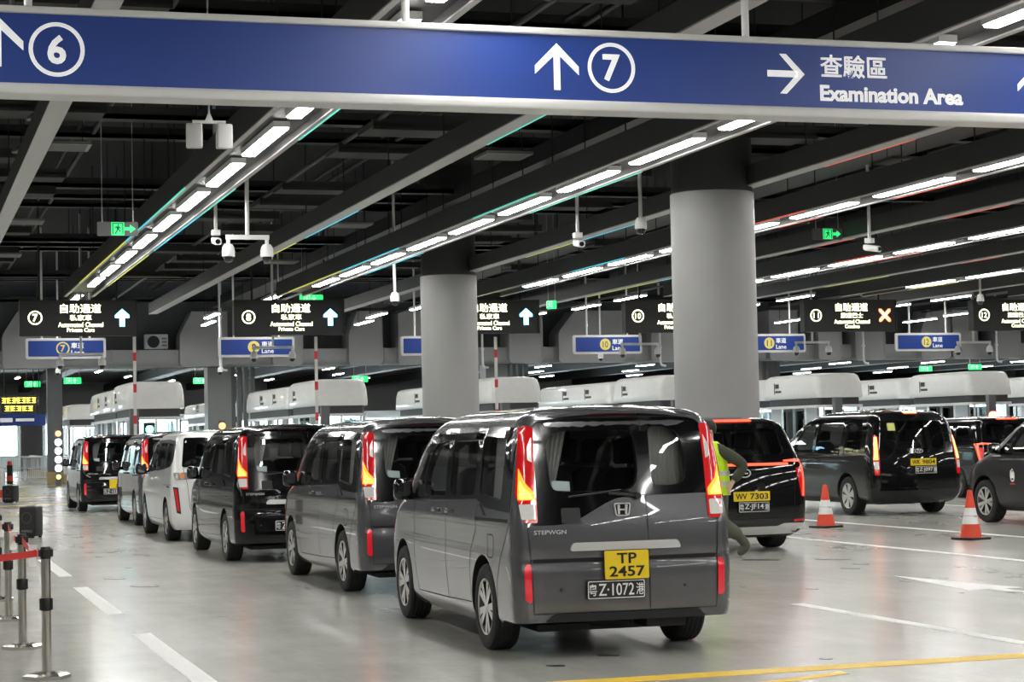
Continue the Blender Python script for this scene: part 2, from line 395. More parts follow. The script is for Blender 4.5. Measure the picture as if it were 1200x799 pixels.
class Shell:
    """body surface: stacked rounded plan outlines"""
    def __init__(s, w, yr, yf, rcr, rcf, br, bf, tf, y0):
        s.w, s.yr, s.yf = curve(w), curve(yr), curve(yf); s.rcr, s.rcf, s.br, s.bf, s.tf, s.y0 = rcr, rcf, br, bf, tf, y0
        s.zb, s.zt = w[0][0], w[-1][0]; s.len = s.yf(.5)-s.y0
    def T(s, y): t = max(0., (y-s.y0)/s.len); return 1-s.tf*t*t
    def prm(s, z, ins=0.):
        W = max(.02, s.w(z)-ins); a = s.yr(z)+ins; b = s.yf(z)-ins
        rr = min(s.rcr, W*.55); rf = min(s.rcf, W*.7); k = min(1., W/.6)
        return W, a, b, rr, rf, s.br*k, s.bf*k
    def ring(s, z, ins=0., ymax=9., nr=7, nc=6, ns=46, nf=7):
        W, a, b, rr, rf, br, bf = s.prm(z, ins); b = min(b, ymax); P = []
        for i in range(nr): x = (W-rr)*i/nr; P.append((x, a+br*(x/(W-rr))**2))
        for i in range(nc): t = PI/2*i/nc; P.append((W-rr+rr*math.sin(t), a+br+rr-rr*math.cos(t)))
        ya, yb = a+br+rr, b-bf-rf
        for i in range(ns): P.append((W, ya+(yb-ya)*i/ns))
        for i in range(nc): t = PI/2*i/nc; P.append((W-rf+rf*math.cos(t), yb+rf*math.sin(t)))
        for i in range(nf+1): x = (W-rf)*(1-i/nf); P.append((x, b-bf*(x/(W-rf))**2))
        P = [(x*s.T(y), y) for x, y in P]
        return [(x, y, z) for x, y in P]+[(-x, y, z) for x, y in P[-2:0:-1]]
    def side(s, y, z):
        W, a, b, rr, rf, br, bf = s.prm(z); x = W
        d = (a+br+rr)-y
        if d > 0: x = W-rr+math.sqrt(max(0, rr*rr-d*d))
        d = y-(b-bf-rf)
        if d > 0: x = W-rf+math.sqrt(max(0, rf*rf-d*d))
        return x*s.T(y)
    def rear(s, x, z):
        W, a, b, rr, rf, br, bf = s.prm(z); x = abs(x)
        if x <= W-rr: return a+br*(x/(W-rr))**2
        d = min(x-(W-rr), rr); return a+br+rr-math.sqrt(max(0, rr*rr-d*d))
    def front(s, x, z):
        W, a, b, rr, rf, br, bf = s.prm(z); x = abs(x)/s.T(b)
        if x <= W-rf: return b-bf*(x/(W-rf))**2
        d = min(x-(W-rf), rf); return b-bf-rf+math.sqrt(max(0, rf*rf-d*d))

def bool_cut(me, cutters):
    """difference of a mesh with closed cutter meshes (faces of the cut keep the cutter's slot)"""
    o = bpy.data.objects.new('tmp', me); col.objects.link(o); cs = []
    for c in cutters:
        k = bpy.data.objects.new('cut', c); col.objects.link(k); cs.append(k)
        md = o.modifiers.new('b', 'BOOLEAN'); md.operation = 'DIFFERENCE'; md.object = k; md.solver = 'EXACT'
        md.material_mode = 'INDEX'
    dg = bpy.context.evaluated_depsgraph_get(); r = bpy.data.meshes.new_from_object(o.evaluated_get(dg))
    for k in cs: bpy.data.objects.remove(k)
    bpy.data.objects.remove(o)
    return r

def patch_mesh(name, poly, mp, off, thick, m, du=.12, dv=.12, out=(0, -1, 0), smooth=30):
    """a plate following the body: poly in (u,v), mp(u,v,o) -> point"""
    bm = bmesh.new(); f = bm.faces.new([bm.verts.new((p[0], p[1], 0)) for p in poly])
    us = [p[0] for p in poly]; vs = [p[1] for p in poly]
    for ax, lo, hi, st in ((0, min(us), max(us), du), (1, min(vs), max(vs), dv)):
        n = int((hi-lo)/st)
        for i in range(1, n+1):
            q = lo+(hi-lo)*i/(n+1)
            co = (q, 0, 0) if ax == 0 else (0, q, 0); no = (1, 0, 0) if ax == 0 else (0, 1, 0)
            bmesh.ops.bisect_plane(bm, geom=list(bm.verts)+list(bm.edges)+list(bm.faces), plane_co=co, plane_no=no)
    bm.faces.ensure_lookup_table()
    top = [v for v in bm.verts]; uv = {v: (v.co.x, v.co.y) for v in top}
    if thick > 0:
        ret = bmesh.ops.extrude_face_region(bm, geom=list(bm.faces))
        low = [g for g in ret['geom'] if isinstance(g, bmesh.types.BMVert)]
        luv = [(v, (v.co.x, v.co.y)) for v in low]
    else: luv = []
    for v in top: v.co = mp(*uv[v], off)
    for v, q in luv: v.co = mp(*q, off-thick)
    bmesh.ops.recalc_face_normals(bm, faces=bm.faces)
    if thick <= 0:
        n = sum((f.normal*f.calc_area() for f in bm.faces), Vector())
        if n.dot(Vector(out)) < 0: bmesh.ops.reverse_faces(bm, faces=bm.faces)
    me = bpy.data.meshes.new(name); bm.to_mesh(me); bm.free()
    for mm in (m if isinstance(m, (list, tuple)) else [m]): me.materials.append(mm)
    me.polygons.foreach_set('use_smooth', [True]*len(me.polygons)); me.set_sharp_from_angle(angle=math.radians(smooth))
    return me

def ribbon(mb, line, mp, w, off=.0025, step=.04, m=0):
    """narrow line following the body (panel gaps, heater wires)"""
    pts = []
    for (a, b), (c, d) in zip(line[:-1], line[1:]):
        n = max(1, int(math.hypot(c-a, d-b)/step))
        pts += [(a+(c-a)*i/n, b+(d-b)*i/n) for i in range(n)]
    pts.append(line[-1]); vs = []
    for i, p in enumerate(pts):
        q0 = pts[max(0, i-1)]; q1 = pts[min(len(pts)-1, i+1)]; dx, dy = q1[0]-q0[0], q1[1]-q0[1]; l = math.hypot(dx, dy) or 1
        nx, ny = -dy/l*w/2, dx/l*w/2
        vs += [mp(p[0]+nx, p[1]+ny, off), mp(p[0]-nx, p[1]-ny, off)]
    mb.add(vs, [(2*i, 2*i+1, 2*i+3, 2*i+2) for i in range(len(pts)-1)], m)

# ---- shared materials
PAINT = {'grey': mat('paint_grey', (.108, .109, .117), .26, metal=.5, coat=1., var=.05, scale=90),
         'black': mat('paint_black', (.0035, .0035, .004), .3, coat=1., var=0, spec=.08),
         'white': mat('paint_white', (.80, .80, .79), .3, coat=1., var=.02),
         'matteblack': mat('paint_charcoal', (.010, .010, .011), .4, coat=.45, var=.05, spec=.2)}
trim_b = mat('gloss_black_trim', (.004, .004, .005), .08, coat=.6, var=0)
plast = mat('dark_plastic', (.014, .014, .015), .55)
gap_m = mat('panel_gap_black', (.003, .003, .003), .8)
cabin = mat('cabin_dark', (.13, .13, .13), .8)
seat_m = mat('seat_fabric_dark', (.055, .055, .06), .85)
curt_m = mat('curtain_grey', (.72, .72, .70), .9)
chrome = mat('chrome', (.90, .90, .90), .2, metal=.6)
rubber = mat('tyre_rubber', (.018, .018, .018), .8, var=.15)
alloy = mat('alloy_silver', (.72, .71, .68), .28, metal=.85)
alloy_d = mat('alloy_dark', (.03, .03, .031), .4, metal=.4)
glass_t = glass_mat('tinted_glass', (.70, .71, .70))
glass_c = glass_mat('clear_glass', (.80, .84, .83))
red_m = mat('lamp_red', (.55, .010, .012), .12, coat=1., var=0, emit=(1, .01, .015), es=.10)
red_lit = mat('lamp_red_lit', (.6, .03, .02), .2, emit=(1.0, .06, .03), es=3.2)
amber_lit = mat('lamp_brake_lit', (.9, .3, .05), .2, emit=(1.0, .115, .008), es=3.4)
clear_l = mat('lamp_clear', (.75, .74, .72), .12, coat=1., var=.1, scale=40)
yel_m = mat('plate_yellow', (.86, .62, .015), .35, var=.02)
blk_m = mat('plate_black', (.012, .012, .013), .35, var=.02)
ink = mat('plate_ink_black', (.004, .004, .004), .5, var=0)
white_i = mat('plate_ink_white', (.86, .86, .85), .5, var=0)
mirror_m = mat('mirror_glass', (.75, .80, .78), .02, metal=1., var=0)

# ---- wheel: tyre > rim; axis x, outside towards -x
def wheel_meshes(R, w, style):
    tw = w/2
    prof = [(R*.66, -tw*.92), (R*.72, -tw*1.02), (R*.86, -tw*1.05), (R*.955, -tw*.95), (R*.988, -tw*.80)]
    for g in (-.55, -.18, .18, .55):
        c = tw*g; prof += [(R, c-tw*.12-.004), (R*.982, c-.006), (R*.982, c+.006), (R, c+tw*.12+.004)]
    prof += [(R*.988, tw*.80), (R*.955, tw*.95), (R*.86, tw*1.05), (R*.72, tw*1.02), (R*.66, tw*.92), (R*.66, -tw*.92)]
    ty = MB().lathe(prof, 48, 'x').mesh('tyre', rubber, smooth=35)
    mb = MB()
    rr = R*.665
    mb.lathe([(rr, -tw*.90), (rr*.985, -tw*.98), (rr*.93, -tw*.94), (rr*.92, -tw*.2)], 40, 'x', m=0)
    mb.lathe([(rr*.93, -tw*.30), (0, -tw*.30)], 40, 'x', m=1)
    n = {'twin5': 5, 'five': 5, 'six': 6, 'ten': 5}[style]
    for k in range(n):
        a0 = 2*PI*k/n+PI/2
        sets = {'twin5': ((-.20, .085, .16), (.20, .085, .16)), 'five': ((0, .14, .34),), 'six': ((0, .10, .42),), 'ten': ((-.17, .05, .085), (.17, .05, .085))}[style]
        for da, wi, wo in sets:
            a = a0+da*.55; a2 = a0+da*1.15
            ci, si, co, so = math.cos(a), math.sin(a), math.cos(a2), math.sin(a2)
            def q(r, off, x): 
                t = (r/rr); aa = a+(a2-a)*t; c, s_ = math.cos(aa), math.sin(aa)
                return (x, r*c-off*s_, r*s_+off*c)
            r0, r1 = rr*.12, rr*.95; hw0, hw1 = rr*wi*.9, rr*wo*.9
            vs = [q(r0, -hw0, -tw*.86), q(r0, hw0, -tw*.86), q(r1, hw1, -tw*.90), q(r1, -hw1, -tw*.90)]+[q(r0, -hw0, -tw*.5), q(r0, hw0, -tw*.5), q(r1, hw1, -tw*.4), q(r1, -hw1, -tw*.4)]
            mb.add(vs, [(0, 1, 2, 3)], 0); mb.add(vs, [(0, 4, 5, 1), (1, 5, 6, 2), (2, 6, 7, 3), (3, 7, 4, 0)], 1)
    mb.lathe([(0, -tw*.95), (rr*.13, -tw*.95), (rr*.16, -tw*.88), (rr*.16, -tw*.4)], 16, 'x', m=0)
    mb.lathe([(rr*.9, tw*.2), (rr*.9, -tw*.2)], 30, 'x', m=1)
    rm = mb.mesh('rim', [alloy, alloy_d], smooth=30)
    return ty, rm

def plate(parent, x, y, z, w, h, base, ink_, lines, rx=0., frame=None):
    """number plate facing -y; lines: (text, cx, cz, w, h)"""
    p = mobj('number_plate', MB().prism(rrect(w, h, .012, 3), -.006, .006, 'y').mesh('number_plate', base), parent, (x, y, z), (rx, 0, 0))
    if frame:
        a = rrect(w-.008, h-.008, .012, 3); b_ = rrect(w-.020, h-.020, .008, 3); mb = MB(); n = len(a)
        mb.add([(q[0], -.0075, q[1]) for q in a]+[(q[0], -.0075, q[1]) for q in b_], [(i, (i+1) % n, (i+1) % n+n, i+n) for i in range(n)])
        mb.build('plate_border', frame, p)
    for t, cx, cz, tw, th in lines:
        mobj('lettering', text_mesh(t, ink_, tw, th, .018 if base is yel_m else .006, .003), p, (cx, -.0062, cz), FACE)
    return p

def seat_mesh():
    mb = MB()
    for (w, d, z0, z1, y, r) in ((.46, .14, .45, 1.13, 0, .05), (.26, .10, 1.16, 1.36, -.01, .04)):
        rings = []
        for t, k in ((0, .85), (.12, 1.), (.8, .97), (.93, .88), (1, .62)):
            z = z0+(z1-z0)*t; rings.append([(p[0], p[1]+y-.12*(z-.5), z) for p in rrect(w*k, d*(.7+.3*k), r, 3)])
        mb.loft(rings)
    mb.box(-.23, .23, -.02, .45, .36, .50)
    return mb.mesh('seat', seat_m, smooth=50)
SEAT = seat_mesh()

def curtain_mesh(pts_bottom, pts_top, folds, amp, m):
    """hanging cloth between two lines with vertical folds"""
    n = folds*6; mb = MB(); rows = 8; vs = []
    for j in range(rows+1):
        t = j/rows
        for i in range(n+1):
            s_ = i/n
            p = Vector(pts_bottom[0]).lerp(Vector(pts_bottom[1]), s_).lerp(Vector(pts_top[0]).lerp(Vector(pts_top[1]), s_), t)
            d = (Vector(pts_top[1])-Vector(pts_top[0])).normalized().cross(Vector((0, 0, 1)))
            vs.append(p+d*amp*math.sin(2*PI*folds*s_)*(1-.4*t))
    mb.add(vs, [(j*(n+1)+i, j*(n+1)+i+1, (j+1)*(n+1)+i+1, (j+1)*(n+1)+i) for j in range(rows) for i in range(n)])
    return mb.mesh('curtain', m, smooth=80, fix=False)

class Car:
    """a people carrier: shell, cut windows, glass, wheels, mirrors, handles; local +y forward"""
    def __init__(s, name, S, paint, axles, R, tw, track, wstyle, side_win, band, rear_win, rear_band, wind, zfloor, zs, inner=(.80, 1.70, 1.35), arch=1.17, extra=()):
        s.S = S; s.root = thing(name, 'vehicle', 'van'); s.paint = paint
        # mapping functions
        s.L = lambda y, z, o: Vector((-(S.side(y, z)+o), y, z)); s.Rr = lambda y, z, o: Vector((S.side(y, z)+o, y, z))
        s.B = lambda x, z, o: Vector((x, S.rear(x, z)-o, z)); s.F = lambda x, z, o: Vector((x, S.front(x, z)+o, z))
        mb = MB(); mb.loft([S.ring(z) for z in zs]); body = mb.mesh('body', [paint, cabin, plast], smooth=None)
        cut = []
        mb = MB(); z0, z1, ym = inner
        mb.loft([S.ring(z0+(z1-z0)*i/10, .055, ym+(.35 if i < 4 else 0)*0) for i in range(11)], m=1); cut.append(mb.mesh('c', [paint, cabin, plast]))
        wc = []
        for w in side_win: wc.append(MB().prism(w, -1.4, 1.4, 'x', 1).mesh('c', [paint, cabin, plast]))
        for w in rear_win: wc.append(MB().prism(w, -4, -1.2, 'y', 1).mesh('c', [paint, cabin, plast]))
        if wind: wc.append(MB().prism(wind, .55, 4, 'y', 1).mesh('c', [paint, cabin, plast]))
        ac = []
        for y in axles:
            for sx in (-1, 1):
                n = 36; poly = [(y+R*arch*math.cos(2*PI*i/n), R*1.0+.012+R*arch*math.sin(2*PI*i/n)) for i in range(n)]
                ac.append(MB().prism(poly, sx*(track/2-tw-.10), sx*1.4, 'x', 2).mesh('c', [paint, cabin, plast]))
        ac += [MB().prism(e, -1.5, 1.5, 'x', 2).mesh('c', [paint, cabin, plast]) for e in extra]
        me = bool_cut(body, cut+wc+ac)
        me.polygons.foreach_set('use_smooth', [True]*len(me.polygons)); me.set_sharp_from_angle(angle=math.radians(32))
        me.name = 'body'; s.body = mobj('body', me, s.root)
        # black glass bands round the openings
        for nm, poly, mp, out, cs in ([('pillar_trim', b_, s.L, (-1, 0, 0), wc) for b_ in band]+[('pillar_trim', b_, s.Rr, (1, 0, 0), wc) for b_ in band]+[('tailgate_glass_surround', b_, s.B, (0, -1, 0), wc) for b_ in rear_band]):
            pmesh = patch_mesh(nm, poly, mp, .004, .012, [trim_b, cabin], out=out)
            pmesh = bool_cut(pmesh, cs); pmesh.polygons.foreach_set('use_smooth', [True]*len(pmesh.polygons)); pmesh.set_sharp_from_angle(angle=math.radians(30))
            mobj(nm, pmesh, s.root)
        grow = lambda poly, e: [(sum(p[0] for p in poly)/len(poly)*(-e)+p[0]*(1+e), sum(p[1] for p in poly)/len(poly)*(-e)+p[1]*(1+e)) for p in poly]
        for wi, w in enumerate(side_win):
            for mp, out in ((s.L, (-1, 0, 0)), (s.Rr, (1, 0, 0))): mobj('window', patch_mesh('window', grow(w, .02), mp, -.006, 0, glass_t if wi else glass_c, .1, .1, out), s.root)
        for w in rear_win: mobj('rear_window', patch_mesh('rear_window', grow(w, .02), s.B, -.006, 0, glass_t, .08, .08, (0, -1, 0)), s.root)
        if wind: mobj('windscreen', patch_mesh('windscreen', grow(wind, .02), s.F, -.006, 0, glass_c, .08, .08, (0, 1, 0)), s.root)
        ty, rm = wheel_meshes(R, tw, wstyle)
        for y in axles:
            for sx in (-1, 1):
                t = mobj('wheel', ty, s.root, (sx*(track/2-tw/2), y, R), (random.random()*1.2, 0, 0 if sx < 0 else PI)); mobj('rim', rm, t)
        # axles and floor pan
        mb = MB()
        for y in axles: mb.tube((-track/2+.1, y, R), (track/2-.1, y, R), .05, 8)
        mb.box(-.55, .55, axles[0]-.45, axles[1]+.3, S.zb-.03, S.zb+.02).box(.2, .5, axles[0]-.75, axles[0]-.35, S.zb-.0, S.zb+.09).tube((.1, axles[0]-.7, S.zb+.04), (-.4, axles[0]-.1, S.zb+.02), .035, 8)
        mb.build('underbody', plast, s.root, smooth=40)
    def part(s, name, poly, face, m, off=.006, thick=.016, du=.08, parent=None):
        mp = {'L': s.L, 'R': s.Rr, 'B': s.B, 'F': s.F}[face]; out = {'L': (-1, 0, 0), 'R': (1, 0, 0), 'B': (0, -1, 0), 'F': (0, 1, 0)}[face]
        return mobj(name, patch_mesh(name, poly, mp, off, thick, m, du, du, out), parent or s.root)
    def gaps(s, lines, w=.007):
        mb = MB()
        for face, ln in lines: ribbon(mb, ln, {'L': s.L, 'R': s.Rr, 'B': s.B, 'F': s.F}[face], w)
        mb.build('panel_gap', gap_m, s.root, fix=False)
    def seats(s, spots):
        for x, y in spots: mobj('seat', SEAT, s.root, (x, y, .22))
    def mirrors(s, y, z, m, sz=(.20, .10, .20)):
        for sx in (-1, 1):
            x = s.S.side(y, z)
            rings = []
            for t, k in ((0, .70), (.2, .95), (.6, 1.), (.9, .9), (1, .6)):
                rings.append([(sx*(x+.01+(p[0]+.5*sz[0]))*1.0, y-.01+sz[1]*t, z+p[1]) for p in rrect(sz[0]*k, sz[2]*k, .055, 4)])
            o = MB().loft(rings).build('door_mirror', m, s.root, smooth=50)
            MB().prism(rrect(sz[0]*.62, sz[2]*.62, .04, 4, sx*(x+.01+.5*sz[0]), z), y-.014, y-.008, 'y').build('mirror_glass', mirror_m, o)
            MB().box(min(sx*(x-.03), sx*(x+.09)), max(sx*(x-.03), sx*(x+.09)), y+.01, y+.06, z-.09, z-.03).build('mirror_stalk', m, o)
    def handle(s, y, z, m, w=.2):
        for sx in (-1, 1):
            x = s.S.side(y, z)
            mb = MB(); mb.loft([[(sx*(x+.012+.03*math.sin(PI*t)), y+w*(t-.5)+0*q[0], z+q[1]*(.6+.4*math.sin(PI*t))) if 0 else (sx*(x-.004+.036*math.sin(PI*t)**.6+q[0]), y+w*(t-.5), z+q[1]) for q in rrect(.02, .034, .008, 2)] for t in [i/8 for i in range(9)]])
            mb.build('door_handle', m, s.root, smooth=50)

def poly_line(*p): return list(p)

# ------------------------------------------------------------------ the tall grey / black van (five of them)
def make_tall_van():
    S = Shell(w=[(.19, .785), (.22, .805), (.30, .832), (.50, .844), (.70, .8475), (.80, .842), (.95, .842), (1.02, .838), (1.08, .83), (1.3, .808), (1.5, .785), (1.62, .765), (1.70, .735), (1.755, .69), (1.79, .62), (1.815, .50), (1.832, .32), (1.838, .10)],
              yr=[(.19, -2.25), (.23, -2.295), (.29, -2.325), (.40, -2.338), (.62, -2.340), (.71, -2.325), (.76, -2.330), (.95, -2.320), (1.1, -2.295), (1.4, -2.245), (1.68, -2.19), (1.74, -2.165), (1.785, -2.10), (1.81, -1.98), (1.83, -1.6), (1.838, -.9)],
              yf=[(.19, 2.18), (.30, 2.30), (.5, 2.34), (.72, 2.32), (.88, 2.24), (.96, 2.12), (1.02, 1.95), (1.06, 1.80), (1.10, 1.69), (1.3, 1.43), (1.5, 1.14), (1.64, .90), (1.72, .70), (1.77, .50), (1.80, .28), (1.82, 0.), (1.838, -.6)],
              rcr=.10, rcf=.34, br=.04, bf=.10, tf=.045, y0=.5)
    R, tw, track, ax = .325, .205, 1.675, (-1.42, 1.45)
    sw = [rpoly([(.60, 1.12), (-.17, 1.13), (-.17, 1.60), (.28, 1.585), (.62, 1.30)], [.05, .03, .05, .1, .1]),
          rpoly([(-.30, 1.14), (-1.12, 1.165), (-1.12, 1.60), (-.30, 1.60)], .05),
          rpoly([(-1.26, 1.17), (-1.92, 1.13), (-1.93, 1.60), (-1.26, 1.62)], [.05, .09, .09, .05])]
    band = [rpoly([(.98, 1.09), (.55, 1.085), (-1.16, 1.135), (-1.20, 1.14), (-1.45, 1.075), (-2.16, 1.06), (-2.13, 1.67), (-1.2, 1.70), (-.3, 1.69), (.30, 1.655), (.62, 1.44)], [.02, .02, .0, .05, .05, .02, .02, 0, .1, .12, .1])]
    rw = [rpoly([(-.545, 1.20), (.09, 1.20), (.125, 1.34), (.12, 1.645), (-.50, 1.64), (-.56, 1.55)], [.09, .12, .05, .1, .1, .1]), rpoly([(.225, 1.235), (.50, 1.225), (.51, 1.45), (.46, 1.655), (.225, 1.67)], [.06, .12, .05, .12, .06])]
    rb = [rpoly([(-.70, .965), (-.42, .965), (-.10, 1.135), (.02, 1.160), (.70, 1.168), (.655, 1.70), (.55, 1.735), (-.55, 1.735), (-.655, 1.70)], [.0, .12, .12, .1, .0, .06, .1, .1, .06])]
    wind = rpoly([(-.66, 1.14), (.66, 1.14), (.56, 1.66), (-.56, 1.66)], .08)
    zs = [.19, .21, .24, .27, .30, .34, .39, .44, .50, .56, .62, .66, .70, .73, .76, .80, .85, .90, .95, .99, 1.02, 1.05, 1.08, 1.12, 1.18, 1.25, 1.32, 1.4, 1.48, 1.56, 1.62, 1.66, 1.70, 1.73, 1.755, 1.775, 1.79, 1.803, 1.815, 1.825, 1.832, 1.838]
    P = PAINT['grey']
    c = Car('passenger_van', S, P, ax, R, tw, track, 'twin5', sw, band, rw, rb, wind, .35, zs, inner=(.80, 1.735, 1.30), extra=([(-3, .05), (-1.70, .05), (-1.76, .20), (-1.92, .262), (-3, .268)],))
    # panel gaps
    sd = lambda L: [('L', L), ('R', L)]
    g = []
    for ln in ([(.94, 1.09), (.96, .95), (.94, .55), (.86, .34), (.82, .30)], [(-.23, 1.13), (-.215, .95), (-.225, .6), (-.27, .33)], [(.82, .30), (-.27, .315), (-1.02, .335)], [(-1.02, .335), (-1.01, .60), (-1.06, .76), (-1.20, .90), (-1.21, 1.13)],
               [(-1.56, .73), (-1.56, .88), (-1.70, .88), (-1.73, .86), (-1.72, .73), (-1.69, .71), (-1.59, .71), (-1.56, .73)], [(-1.80, .35), (-1.83, .55), (-1.95, .74), (-2.10, .90), (-2.17, .985)], [(-1.21, 1.13), (-1.24, 1.70)]): g += sd(ln)
    g += [('B', [(.170, 1.735), (.172, .30)]), ('B', [(-.715, .715), (.715, .715)]), ('B', [(-.715, .715), (-.735, .985)]), ('B', [(.715, .715), (.735, 1.10)]), ('B', [(-.70, .33), (-.715, .715)]), ('B', [(.70, .33), (.715, .715)]), ('B', [(-.70, .33), (.70, .33)])]
    c.gaps(g)
    for f in 'LR':
        c.part('slide_rail', [(-1.18, .975), (-2.12, .985), (-2.12, 1.008), (-1.18, 1.0)], f, gap_m, .003, .012)
        c.part('rain_visor', rpoly([(.52, 1.50), (.30, 1.60), (-.20, 1.64), (-1.13, 1.65), (-1.13, 1.595), (-.2, 1.59), (.26, 1.555), (.46, 1.47)], .02), f, trim_b, .035, .03, .1)
        c.part('belt_moulding', [(.92, 1.085), (-1.16, 1.13), (-1.30, 1.105), (-1.47, 1.02), (-1.455, 1.015), (-1.30, 1.093), (-1.16, 1.118), (.92, 1.073)], f, PAINT['grey'], .010, .02, .1)
    # lamps
    for s_ in (-1, 1):
        fl = lambda pts: [(p[0]*s_, p[1]) for p in (pts if s_ > 0 else pts)][::s_]
        o = c.part('tail_lamp', rpoly(fl([(.755, .985), (.66, .985), (.655, 1.15), (.655, 1.45), (.645, 1.675), (.70, 1.69), (.745, 1.66), (.80, 1.20)]), .012), 'B', red_m, .012, .03, .06)
        c.part('lit_brake_lamp', rpoly(fl([(.79, 1.15), (.668, 1.15), (.668, 1.20), (.735, 1.275), (.768, 1.38)]), .01), 'B', amber_lit, .0155, .01, .06, o)
        c.part('lit_brake_core', rpoly(fl([(.775, 1.16), (.69, 1.16), (.70, 1.19), (.745, 1.235), (.77, 1.29)]), .01), 'B', mat('lamp_brake_core', (1, .6, .1), .2, emit=(1, .42, .04), es=4.), .019, .008, .06, o)
        c.part('indicator_lens', rpoly(fl([(.672, 1.42), (.665, 1.605), (.70, 1.53), (.705, 1.44)]), .01), 'B', clear_l, .0155, .01, .06, o)
        c.part('reversing_lens', rpoly(fl([(.775, 1.01), (.672, 1.01), (.672, 1.12), (.785, 1.12)]), .01), 'B', clear_l, .0155, .01, .06, o)
        c.part('bumper_reflector', rpoly(fl([(.745, .415), (.712, .42), (.718, .69), (.748, .69), (.768, .66), (.765, .44)]), .012), 'B', mat('reflector_red', (.75, .015, .03), .15, coat=1., var=0, emit=(1, .03, .05), es=.06), .010, .02, .06)
        c.part('headlamp', rpoly(fl([(.45, .80), (.74, .86), (.73, 1.0), (.45, .93)]), .03), 'F', clear_l, .006, .02, .08)
    # tailgate
    c.part('high_brake_lamp', rpoly([(-.22, 1.752), (.16, 1.752), (.16, 1.775), (-.22, 1.775)], .006), 'B', mat('lamp_red_dark', (.35, .05, .05), .25, coat=1.), .012, .02)
    mb = MB(); rings = []
    for y, z0, z1, k in ((-2.20, 1.765, 1.785, 1.0), (-2.12, 1.765, 1.808, 1.02), (-1.95, 1.78, 1.829, 1.0), (-1.75, 1.80, 1.835, .93)): rings.append([(x*k, y+.10*abs(x/.6)**3, z0-.045*abs(x/.6)**2.5) for x in (-.62, -.4, -.2, 0, .2, .4, .62)]+[(x*k, y+.10*abs(x/.6)**3, z1-.045*abs(x/.6)**2.5) for x in (.62, .4, .2, 0, -.2, -.4, -.62)])
    mb.loft(rings).build('roof_spoiler', PAINT['grey'], c.root, smooth=50)
    c.part('chrome_garnish', rpoly([(-.43, .775), (.42, .775), (.40, .835), (-.41, .835)], [.02, .02, .03, .03]), 'B', chrome, .022, .03)
    c.part('lower_grille_strip', rpoly([(-.62, .265), (.62, .265), (.55, .325), (-.55, .325)], .02), 'B', plast, .006, .02)
    c.part('bumper_shelf', [(-.70, .695), (.70, .695), (.70, .722), (-.70, .722)], 'B', gap_m, .004, .01)
    c.part('handle_pocket', rpoly([(-.48, .975), (-.34, .975), (-.34, 1.085), (-.48, 1.085)], .012), 'B', plast, .012, .02)
    c.part('wash_sticker', rpoly([(-.53, 1.215), (-.40, 1.205), (-.40, 1.275), (-.53, 1.285)], .004), 'B', mat('sticker_pale', (.35, .42, .42), .6), .0, .004)
    # wiper
    mb = MB(); mb.tube((.10, S.rear(.1, 1.16)-.03, 1.16), (-.12, S.rear(-.1, 1.19)-.025, 1.185), .012, 8).tube((-.02, S.rear(0, 1.2)-.02, 1.205), (-.42, S.rear(-.4, 1.2)-.02, 1.165), .008, 6)
    mb.lathe([(0, -.05), (.022, -.05), (.026, 0)], 12, 'y', (.10, S.rear(.1, 1.16), 1.16)); mb.build('rear_wiper', plast, c.root, smooth=40)
    # emblem: rounded frame with an H, and the model lettering
    y = S.rear(-.02, 1.06)-.006; em = MB()
    A = rpoly([(-.052, -.045), (.052, -.045), (.066, .05), (-.066, .05)], .02, 4); Bp = rpoly([(-.043, -.037), (.043, -.037), (.056, .042), (-.056, .042)], .016, 4); n = len(A)
    em.add([(q[0], -.012, q[1]) for q in A]+[(q[0], -.012, q[1]) for q in Bp]+[(q[0], 0, q[1]) for q in A]+[(q[0], 0, q[1]) for q in Bp],
           [(i, (i+1) % n, (i+1) % n+n, i+n) for i in range(n)]+[(i, (i+1) % n, (i+1) % n+2*n, i+2*n) for i in range(n)]+[(i+n, (i+1) % n+n, (i+1) % n+3*n, i+3*n) for i in range(n)])
    for poly in ([(-.034, -.033), (-.021, -.033), (-.020, .038), (-.040, .038)], [(.021, -.033), (.034, -.033), (.040, .038), (.020, .038)], [(-.021, -.005), (.021, -.005), (.021, .007), (-.021, .007)]): em.prism(poly, -.014, 0, 'y')
    em.build('emblem', chrome, c.root, loc=(-.02, y, 1.062)); MB().prism(A, -.002, .002, 'y').build('emblem_back', trim_b, c.root, loc=(-.02, y, 1.062))
    mobj('lettering', text_mesh('STEPWGN', chrome, .24, .030, .01, .006), c.root, (-.57, S.rear(-.57, .915)-.002, .915), (PI/2, 0, -.06))
    for x in (-.50, .45): MB().lathe([(0, -.004), (.012, -.004), (.014, .004)], 12, 'y', (x, S.rear(x, .50)-.002, .50)).build('parking_sensor', plast, c.root, smooth=40)
    for x in (-.05,): mobj('glass_lettering', text_mesh('●ᴍɪɴɪ', white_i, .14, .016, .0, .002), c.root, (.0, S.rear(0, 1.61)+.0, 1.625), (PI/2+.17, 0, 0)) if False else None
    c.mirrors(1.02, 1.165, trim_b, (.17, .10, .19))
    c.handle(.10, 1.015, PAINT['grey']); c.handle(-.36, 1.02, PAINT['grey'])
    c.seats([(-.36, .45), (.36, .45), (-.36, -.45), (.36, -.45), (-.34, -1.35), (.34, -1.35)])
    mobj('curtain', curtain_mesh([(-.60, -2.02, 1.02), (-.50, -2.05, 1.02)], [(-.60, -2.0, 1.70), (-.34, -2.03, 1.70)], 7, .012, curt_m), c.root)
